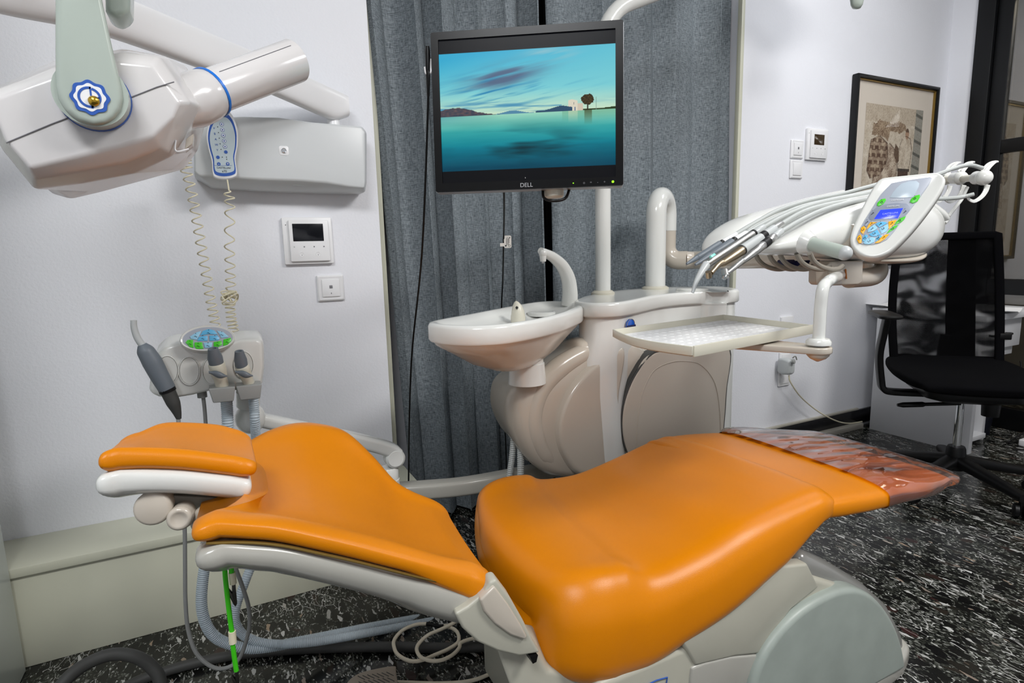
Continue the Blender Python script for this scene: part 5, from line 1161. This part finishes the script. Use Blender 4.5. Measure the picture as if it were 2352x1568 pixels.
# two suction handles
def suction(lbl, tip, neck, tail, hose, s, lev, blk):
    t = thing('suction_handle', onY(*tail, YA-.035), lbl, 'suction handle', 'suction handles in the holder'); y = YA-.035
    A, B, D = onY(*tip, y-.02), onY(*neck, y-.012), onY(*tail, y)
    mb = MB(); u = B-A; mb.lathe([(.003, .0052*s), (0, .0062*s), (0, .0092*s), (u.length*.6, .0138*s), (u.length, .0135*s)], A, u, 22); mb.lathe([(.0035, .005*s), (.004, 0)], A, u, 14); mb.build('nozzle', 'plastic_slate', t, angle=50)
    mb = MB(); u = D-B; mb.lathe([(0, .0135*s), (.002, .0155*s), (u.length*.3, .0155*s), (u.length*.5, .014*s), (u.length*.6, .0125*s), (u.length, .0125*s)], B, u, 22); mb.build('grip', 'plastic_cream', t, angle=50)
    o = B.lerp(D, .34)+V(-.004, -.010, 0); mb = MB(); mb.loft([[o+V(-.010+.034*q-.004, -.017*s+.004*math.cos(q*5), .006-.012*q)+V(0, 0, 1)*a*.0085*math.sin(PI*min(.95, max(.12, q)))+V(0, 1, 0)*b*.006 for a, b in oval(1.8, 1.8, 14)] for q in np.linspace(0, 1, 12)]); mb.build('lever', 'plastic_slate', t, angle=60)
    f = Fr(onY(*blk, y-.022), V(1, 0, -.03), V(0, 0, 1)); mb = MB(); mb.loft([f.pts([(-.026, .016), (.026, .016), (.021, -.016), (-.019, -.016)], -.045), f.pts([(-.026, .016), (.026, .016), (.021, -.016), (-.019, -.016)], 0)]); mb.build('holder_block', 'plastic_grey', t, bevel=.0025, seg=3)
    MB().corr([onY(*p) for p in hose], .0118*s, .0048, 12, 90, .11).build('corrugated_hose', 'hose_blue', t, angle=30)
    return t
suction('suction handle with thicker hose in the middle of the holder', (489,800), (497,834), (512,892), [(520,915,YA-.01),(522,950,YA),(523,985,YA),(520,1060,YA+.04),(500,1170,YA+.05),(480,1250,YA+.04),(466,1330,YA+.03),(464,1400,YA+.02),(484,1452,YA+.02),(525,1478,YA+.03),(590,1489,YA+.03),(700,1470,1.47),(850,1440,1.5),(1000,1413,1.53),(1060,1402,1.55)], 1.08, 0, (511,907))
suction('suction handle with thinner hose at the right of the holder', (549,806), (555,840), (572,880), [(581,905,YA),(584,940,YA),(586,975,YA),(592,1060,YA+.06),(598,1170,YA+.08),(590,1260,YA+.06),(565,1330,YA+.03),(543,1390,YA+.02),(541,1430,YA+.02),(565,1462,YA+.03),(620,1478,YA+.03),(720,1474,1.43),(860,1450,1.46),(1000,1424,1.49),(1070,1408,1.5)], .95, 0, (573,901))
# thin grey tube under the holder
mb = MB(); mb.tube([onY(466, 905, YA+.02), onY(470, 940, YA+.02), onY(473, 980, YA+.02), onY(480, 1060, YA+.03), onY(500, 1150, YA+.03)], .0042, 10, smooth=20); mb.lathe([(0, .010), (.012, .010), (.016, .007)], onY(465, 912, YA+.02), V(0, 0, 1), 16); mb.build('supply_tube', 'cord_grey', ac, angle=50)
# ================================================================ office chair
HX, HY = 2.72, 1.265
oc = thing('office_chair', (HX, HY, 0), 'black office chair with see-through net back in front of the white desk', 'chair')
fw = V(-.72, -.69, 0).normalized(); rt = V(.69, -.72, 0).normalized()     # forward, viewer's right
H0 = V(HX, HY, 0)
def oc_(a, b, z): return H0+rt*a+fw*b+V(0, 0, z)
# seat
mb = MB(); rows = []
for b, hw, T, dz in ((-.24, .20, .045, .014), (-.2, .235, .052, .008), (-.05, .25, .056, 0), (.1, .25, .056, 0), (.2, .24, .054, -.002), (.255, .215, .045, -.01)):
    rows.append((oc_(-hw, b, .522+dz), oc_(hw, b, .522+dz), T, T, .008))
pad(mb, rows, N=24, S=44, pw=4, capA=.02, capB=.03, cn=7); mb.build('seat', 'black_fabric', oc, angle=70)
mb = MB(); mb.loft([[oc_(a*k, b*k, z) for a, b in rrect(.34, .36, .06, 5)] for k, z in ((.6, .395), (1, .42), (1, .45))]); mb.build('seat_pan', 'black_plastic', oc, bevel=.004, angle=40)
# back: frame, net, dense centre band
zb0, zb1 = .50, 1.066
def bk(s, t):
    z = zb0+(zb1-zb0)*t; hw = .198-.012*t+.012*math.sin(PI*t)
    return oc_(s*hw, -.245-.10*t-.02*math.sin(PI*t)+.05*s*s*(.4+.3*(1-t)), z)
def ribbon(fn, n, w0, w1, nm, m, par, th=.009):
    pass
mb = MB(); ns, nt_ = 24, 28
vv = [bk(-1+2*i/ns, j/nt_) for j in range(nt_+1) for i in range(ns+1)]
ff = [(j*(ns+1)+i, j*(ns+1)+i+1, (j+1)*(ns+1)+i+1, (j+1)*(ns+1)+i) for j in range(nt_) for i in range(ns)]
mb.add(vv, ff); net = mb.build('back_net', 'net', oc, angle=80)
uv = net.data.uv_layers.new(name='UVMap')
for pl_ in net.data.polygons:
    for li in pl_.loop_indices:
        vi = net.data.loops[li].vertex_index; i_, j_ = vi % (ns+1), vi//(ns+1); uv.data[li].uv = (i_/ns, j_/nt_*1.25)
bd_ = [bk(-1, t) for t in np.linspace(0, 1, 24)]+[bk(s, 1) for s in np.linspace(-.95, .95, 12)]+[bk(1, t) for t in np.linspace(1, 0, 24)]
mb = MB(); L = []
for i, p in enumerate(bd_+[bk(s, 0) for s in np.linspace(.9, -.9, 10)]): L.append(p)
n_ = len(L); loops = []
for i, p in enumerate(L):
    t = (L[(i+1) % n_]-L[i-1]).normalized(); nn = fw; s = t.cross(nn).normalized()
    loops.append([p+s*a+nn*b for a, b in rrect(.034, .022, .008, 3)])
mb.loft(loops, ring=True, cap=False); mb.build('back_frame', 'black_fabric', oc, angle=60)
mb = MB(); q = []
for t in np.linspace(.02, .99, 26): q.append([bk(s, t)-fw*.012 for s in (.08, .2, .35, .5, .62)]+[bk(s, t)-fw*.016 for s in (.62, .5, .35, .2, .08)])
mb.loft(q); mb.build('spine_band', 'black_fabric', oc, angle=60)
mb = MB(); mb.tube([oc_(0.02, -.10, .42), oc_(0.02, -.26, .42), oc_(0.02, -.30, .50), oc_(.02, -.30, .62)], [.035,.035,.03,.02], 12, smooth=20); mb.build('back_bracket', 'black_plastic', oc)
o = bk(1, .22); mb = MB(); mb.obox(o+rt*.018, rt*.022, fw*.015, V(0, 0, .014)); mb.build('tension_knob', 'black_plastic', oc, bevel=.004)
# arms: the viewer's left one shows; its twin stands out of frame
for s in (-1, 1):
    mb = MB(); c = oc_(s*.315, .07, .748)
    mb.loft([[c+rt*a+fw*b+V(0, 0, z) for a, b in rrect(.085*k, .25*k, .035, 5)] for k, z in ((.86, -.008), (1, -.004), (1, .005), (.9, .009))]); ar = mb.build('armrest', 'black_plastic', oc, bevel=.003, angle=50)
    P = [oc_(s*.305, .06, .73), oc_(s*.31, .05, .67), oc_(s*.315, .03, .57), oc_(s*.30, .02, .46), oc_(s*.29, .02, .425), oc_(s*.26, .02, .412), oc_(s*.14, .02, .412)]
    P = catmull(P, 40); L = []
    for i, p in enumerate(P):
        t = (P[min(i+1, 40)]-P[max(i-1, 0)]).normalized(); a_ = fw; b_ = t.cross(a_).normalized()
        L.append([p+a_*x+b_*y for x, y in rrect(.058, .024, .008, 3)])
    mb = MB(); mb.loft(L); mb.build('arm_post', 'black_plastic', ar, angle=50)
mb = MB(); a, b = oc_(-.02, .06, .385), oc_(-.20, .05, .365); mb.tube([a, a.lerp(b, .6), b], .0075, 10); mb.loft([[b+(b-a).normalized()*u+fw*x*k+V(0, 0, y*k) for x, y in oval(.034, .022, 14)] for u, k in ((-.07, .3), (-.05, 1), (.02, 1), (.04, .5))]); mb.build('seat_lever', 'black_plastic', oc, angle=50)
mb = MB(); mb.tube([oc_(.02, .0, .40), oc_(.36, .06, .39)], .009, 10); mb.build('tilt_lever', 'black_plastic', oc)
MB().lathe([(0, .03), (.075, .034), (.085, .028)], oc_(.09, .04, .335), V(0, 0, 1), 22).build('tilt_housing', 'black_plastic', oc, angle=40)
mb = MB(); mb.lathe([(0, .0145), (.11, .0145), (.11, .0145), (.24, .0135)], V(HX, HY, .17), V(0, 0, 1), 20); mb.build('gas_column', 'chrome', oc, angle=40)
MB().lathe([(0, .036), (.02, .04), (.09, .034), (.10, .03)], V(HX, HY, .085), V(0, 0, 1), 24).build('base_hub', 'black_plastic', oc, angle=40)
a0_ = math.atan2(1.0-HY, 2.63-HX)
for i in range(5):
    a = a0_+i*2*PI/5; d = V(math.cos(a), math.sin(a), 0); s = V(-d.y, d.x, 0); tip = V(HX, HY, 0)+d*.29
    L = []
    for q in np.linspace(0, 1, 10): c = V(HX, HY, .125-.045*q)+d*(.02+.28*q); w = .032-.010*q; h = .024-.008*q; L.append([c+s*x*w+V(0, 0, 1)*y*h for x, y in rrect(2, 2, .7, 3)])
    mb = MB(); mb.loft(L); lg = mb.build('base_leg', 'black_plastic', oc, angle=50)
    w = V(math.cos(a+.9), math.sin(a+.9), 0); mb = MB()
    for sgn in (-1, 1): mb.lathe([(-.009, .022), (-.006, .027), (.006, .027), (.009, .022)], tip+w*sgn*.013+V(0, 0, .027), w, 20)
    mb.tube([tip+V(0, 0, .03), tip+V(0, 0, .078)], .009, 10); mb.build('castor', 'black_plastic', lg, angle=40)

# ================================================================ white desk with drawer
XD = 3.21
dk = thing('desk', (3.5, 1.75, 0), 'white desk with one drawer and black handle behind the office chair', 'desk')
MB().box((XD, 1.44, 0), (XD+.03, 1.93, .66)).build('side_panel', 'desk_white', dk, bevel=.002)
MB().box((XD-.01, 1.415, .66), (3.80, 1.955, .69)).build('desk_top', 'desk_white', dk, bevel=.003)
yd = 1.455; q1, q2 = onY(2292, 735, yd), onY(2347, 737, yd); q3 = onY(2347, 790, yd)
MB().box((XD+.03, 1.48, .46), (q2.x-.005, 1.93, .66)).build('drawer_case', 'desk_white', dk, bevel=.002)
df = MB().box((XD+.034, yd, q3.z), (q2.x, yd+.022, .655)).build('drawer', 'desk_white', dk, bevel=.002)
mb = MB(); hz = onY(2308, 765, yd).z; ha, hb_ = onY(2290, 765, yd-.03).x, onY(2326, 762, yd-.03).x
mb.tube([V(ha, yd, hz), V(ha, yd-.028, hz), V(hb_, yd-.028, hz), V(hb_, yd, hz)], .0055, 10, smooth=24); mb.build('handle', 'black_metal', df)
MB().box((3.5, 1.52, .0), (3.53, 1.93, .46)).build('side_panel', 'desk_white', dk, bevel=.002)
MB().box((XD+.03, 1.50, .02), (3.5, 1.93, .045)).build('shelf', 'desk_white', dk, bevel=.002)
# papers on the desk
for k, (px, py, r, lab) in enumerate(((2300, 713, .3, 'loose white sheet of paper on the desk right of the net chair back'), (2035, 716, -.2, 'small paper on the desk left of the net chair back'))):
    c = onX(px, py, 3.42 if k == 0 else 3.3); c.z = .6905
    d = V(math.cos(r), math.sin(r), 0); s = V(-d.y, d.x, 0); L = []
    for i in range(9):
        u = i/8-.5; L.append([c+d*u*.2+s*v*.14+V(0, 0, .004+.012*(abs(u)**2)*4+w_) for v, w_ in ((-.5, 0), (.5, 0), (.5, .001), (-.5, .001))])
    mb = MB(); mb.loft(L); tag(mb.build('paper_sheet', 'paper', angle=60), lab, 'paper', 'papers on the desk')
# things on the floor under the desk
def boxy(nm, lo, hi, m, lab, cat, extra=None):
    t = thing(nm, ((lo[0]+hi[0])/2, (lo[1]+hi[1])/2, lo[2]), lab, cat); MB().box(lo, hi).build('body', m, t, bevel=.004, seg=3); return t
b1 = boxy('carton', (3.36, 1.55, .046), (3.48, 1.66, .25), 'paper', 'white carton under the desk behind the chair column', 'box'); MB().box((3.355, 1.545, .25), (3.485, 1.665, .262)).build('lid', 'plastic_white', b1, bevel=.002)
b2 = thing('waste_bin', (3.63, 1.62, 0), 'dark waste bin under the desk at the right', 'bin'); MB().lathe([(0, .075), (.26, .095), (.262, .088), (.02, .07)], V(3.63, 1.62, 0), V(0, 0, 1), 28, cap=True).build('body', 'bin_dark', b2, angle=40); mb = MB(); P = [V(3.63+.096*math.cos(a), 1.62+.096*math.sin(a), .262) for a in np.linspace(0, 2*PI, 33)]; mb.tube(P, .004, 6); mb.build('rim', 'black_plastic', b2)
mb = MB(); mb.tube([V(3.45,1.36,.01), V(3.52,1.30,.012), V(3.60,1.28,.05), V(3.66,1.32,.02), V(3.62,1.40,.01), V(3.55,1.42,.012), V(3.70,1.38,.10), V(3.75,1.45,.2), V(3.78,1.5,.4)], .004, 8, smooth=70); tag(mb.build('cable', 'black_plastic'), 'black cable curling on the floor by the desk at the right edge', 'cable')
t = thing('power_strip', (3.62, 1.36, 0), 'white power strip on the floor at the right edge', 'power strip'); MB().box((3.56, 1.335, 0), (3.72, 1.385, .035)).build('body', 'plastic_white', t, bevel=.006, seg=3); MB().tube([V(3.57,1.345,.034), V(3.54,1.28,.05), V(3.60,1.24,.01)], .004, 8, smooth=16).build('lead', 'plastic_white', t)

# ================================================================ floor: hoses, cables, pedal, bib chain
Fz = lambda x, y, z: onZ(x, y, z)
mb = MB(); mb.tube([Fz(250,1600,.013), Fz(320,1562,.013), Fz(400,1535,.013), Fz(480,1515,.013), Fz(560,1501,.013), Fz(660,1492,.013), Fz(760,1487,.013), Fz(900,1485,.013), Fz(1050,1487,.013), Fz(1180,1480,.013), Fz(1300,1470,.013)], .013, 16, smooth=80)
tag(mb.build('supply_hose', 'rubber_dark'), 'thick dark grey hose lying straight across the floor under the chair', 'hose', 'dark hoses on the floor')
a = onY(140, 1600, 1.27); mb = MB(); mb.tube([onY(60, 1690, 1.22), onY(115, 1608, 1.26), onY(160, 1552, 1.29), onY(205, 1521, 1.31), onY(255, 1503, 1.32), onY(305, 1506, 1.32), onY(345, 1528, 1.32), onY(370, 1572, 1.31), V(onY(375,1600,1.3).x, 1.29, .05), V(onY(375,1600,1.3).x+.03, 1.24, .014)], .0125, 16, smooth=60)
tag(mb.build('supply_hose', 'rubber_dark'), 'dark grey hose arching up off the floor in the lower left corner', 'hose', 'dark hoses on the floor')
cz = .006
pc = [(981,1432),(955,1434),(925,1447),(906,1468),(905,1485),(914,1503),(940,1517),(968,1516),(1000,1503),(1030,1490),(1052,1474),(1052,1455),(1040,1443),(1018,1437)]
pd = [(1060,1420),(1035,1434),(1010,1446),(985,1457),(965,1474),(957,1490),(966,1508),(990,1517),(1016,1515),(1040,1503),(1055,1487),(1058,1476),(1082,1467),(1110,1466),(1135,1474)]
mb = MB(); mb.tube([Fz(x, y, cz+.024) for x, y in pc], .0048, 10, smooth=110); mb.mat(1); mb.tube([Fz(x, y, cz+.026) for x, y in ((980,1432),(992,1434),(1008,1438),(1019,1437))], .0052, 10, smooth=12); mb.mat(0)
mb.tube([Fz(1018,1437,cz+.024), Fz(1030,1436,cz+.018), Fz(1045,1428,cz+.012), Fz(1060,1420,cz)], .0048, 10, smooth=16)
mb.tube([Fz(x, y, cz+.031) for x, y in pd], .0048, 10, smooth=110)
mb.tube([Fz(1135,1474,cz+.031), Fz(1180,1482,cz), Fz(1185,1500,cz), Fz(1152,1528,cz), Fz(1121,1549,cz), Fz(1076,1564,cz), Fz(1010,1569,cz), Fz(930,1567,cz), Fz(900,1566,cz)], .0048, 10, smooth=60)
tag(mb.build('power_cable', ['cable_cream', 'black_plastic']), 'cream cable coiled in loose loops on the floor beside the chair base', 'cable')
fp = thing('foot_pedal', (.245, 1.33, 0), 'grey brown foot pedal with ribbed top at the bottom edge', 'foot pedal')
tp_ = [Fz(x, y, .05) for x, y in ((797,1568),(818,1549),(850,1538),(903,1529),(909,1540),(905,1600),(790,1600))]
mb = MB(); mb.prism(smooth_closed([V(p.x, p.y, .012) for p in tp_], 60), V(0, 0, .038)); pb = mb.build('pedal_plate', 'pedal', fp, bevel=.006, seg=3, angle=40)
mb = MB()
for i in range(7):
    for j in range(2):
        a = Fz(822+i*11+j*2, 1552-i*1.5+j*13, .0506); b = Fz(838+i*11+j*2, 1560-i*1.5+j*13, .0506); mb.tube([a, b], .0009, 5)
mb.build('grip_rib', 'rubber_dark', pb)
mb = MB(); P = [V(p.x*1+(.245-p.x)*-.03, p.y-.01, 0) for p in tp_]; mb.prism(smooth_closed(P, 60), V(0, 0, .014)); mb.build('pedal_base', 'plastic_dim', fp, bevel=.003)
# bib chain hanging from the back of the chair
yb_ = .80
bc = thing('bib_chain', onY(540, 1560, yb_), 'bright green bib cord with metal clips hanging under the chair back', 'bib cord')
mb = MB(); mb.tube([onY(x, y, yb_) for x, y in ((505,1270),(514,1285),(518,1330),(524,1385),(531,1440),(533,1450))], .0032, 10, smooth=30); mb.tube([onY(x, y, yb_) for x, y in ((534,1474),(537,1500),(541,1528),(543,1540))], .0032, 10, smooth=14); mb.tube([onY(x, y, yb_) for x, y in ((514,1286),(522,1282),(530,1290),(532,1316))], .0032, 10, smooth=14); mb.build('green_cord', 'cord_green', bc)
mb = MB(); mb.tube([onY(533, 1449, yb_), onY(535, 1476, yb_)], .0048, 12); mb.build('connector', 'cord_cream', bc); mb = MB(); mb.tube([onY(533, 1314, yb_), onY(536, 1340, yb_)], .0042, 12); mb.build('connector', 'cord_cream', bc)
def clip(x, y, s, nm='clip'):
    q = lambda dx, dy, Y=0: onY(x+dx*s, y+dy*s, yb_+Y)
    mb = MB(); mb.prism([q(-4,0), q(5,0), q(6,18), q(9,48), q(5,56), q(-1,40), q(-3,20)], V(0, .008, 0)); mb.prism([q(-14,18), q(-11,16), q(-2,26), q(3,46), q(5,56), q(0,50), q(-8,34)], V(0, .007, 0)); mb.build(nm, 'steel_dark', bc, bevel=.0008)
clip(536, 1338, 1.0); clip(543, 1538, .9)
# ================================================================ lights and camera
def area(name, loc, target, sx, sy, power, col=(1, 1, 1)):
    l = bpy.data.lights.new(name, 'AREA'); l.shape = 'RECTANGLE'; l.size = sx; l.size_y = sy; l.energy = power; l.color = col
    o = bpy.data.objects.new(name, l); C.objects.link(o); o.location = loc
    o.rotation_euler = (Vector(target)-Vector(loc)).to_track_quat('-Z', 'Y').to_euler(); return o
area('ceiling_lamp_key', (1.75, -.5, 2.66), (1.5, .4, 0), 1.0, .5, 66, (1.0, .985, .965))
area('ceiling_lamp_fill', (-.55, -.45, 2.66), (.1, .6, 0),   .9, .6, 54, (.96, .98, 1.0))
area('ceiling_lamp_rear', (2.6, 1.0, 2.68), (2.6, 1.0, 0), .6, .6, 16, (.95, .97, 1.0))
area('added_front_fill', (.6, -2.5, 1.5), (1.0, 2, 1.2), 3.0, 1.8, 5, (.95, .97, 1.0))  # added soft fill behind the camera to brighten upright faces, not a modelled window
area('passage_lamp', (4.45, 1.2, 2.66), (4.5, 1.2, 0), .4, .8, 30, (1, .93, .82))
w = bpy.data.worlds.new('world'); bpy.context.scene.world = w; w.use_nodes = True
w.node_tree.nodes['Background'].inputs[0].default_value = (.8, .85, .9, 1); w.node_tree.nodes['Background'].inputs[1].default_value = .3
cd = bpy.data.cameras.new('camera'); cam = bpy.data.objects.new('camera', cd); C.objects.link(cam)
cd.sensor_width = 36; cd.sensor_fit = 'HORIZONTAL'; cd.lens = FPX/2352*36; cd.clip_start = .02
cam.matrix_world = Matrix(((CR.x, CU.x, -CF.x, CAM.x), (CR.y, CU.y, -CF.y, CAM.y), (CR.z, CU.z, -CF.z, CAM.z), (0, 0, 0, 1)))
sc = bpy.context.scene; sc.camera = cam
sc.view_settings.view_transform = 'Standard'; sc.view_settings.look = 'None'; sc.view_settings.exposure = -.18; sc.view_settings.gamma = 1
sc.view_settings.use_curve_mapping = False
sc.cycles.max_bounces = 7; sc.cycles.diffuse_bounces = 4; sc.cycles.glossy_bounces = 4; sc.cycles.transparent_max_bounces = 12
sc.cycles.use_adaptive_sampling = True; sc.cycles.adaptive_threshold = .1
sc.cycles.use_denoising = True; sc.cycles.sample_clamp_indirect = 6
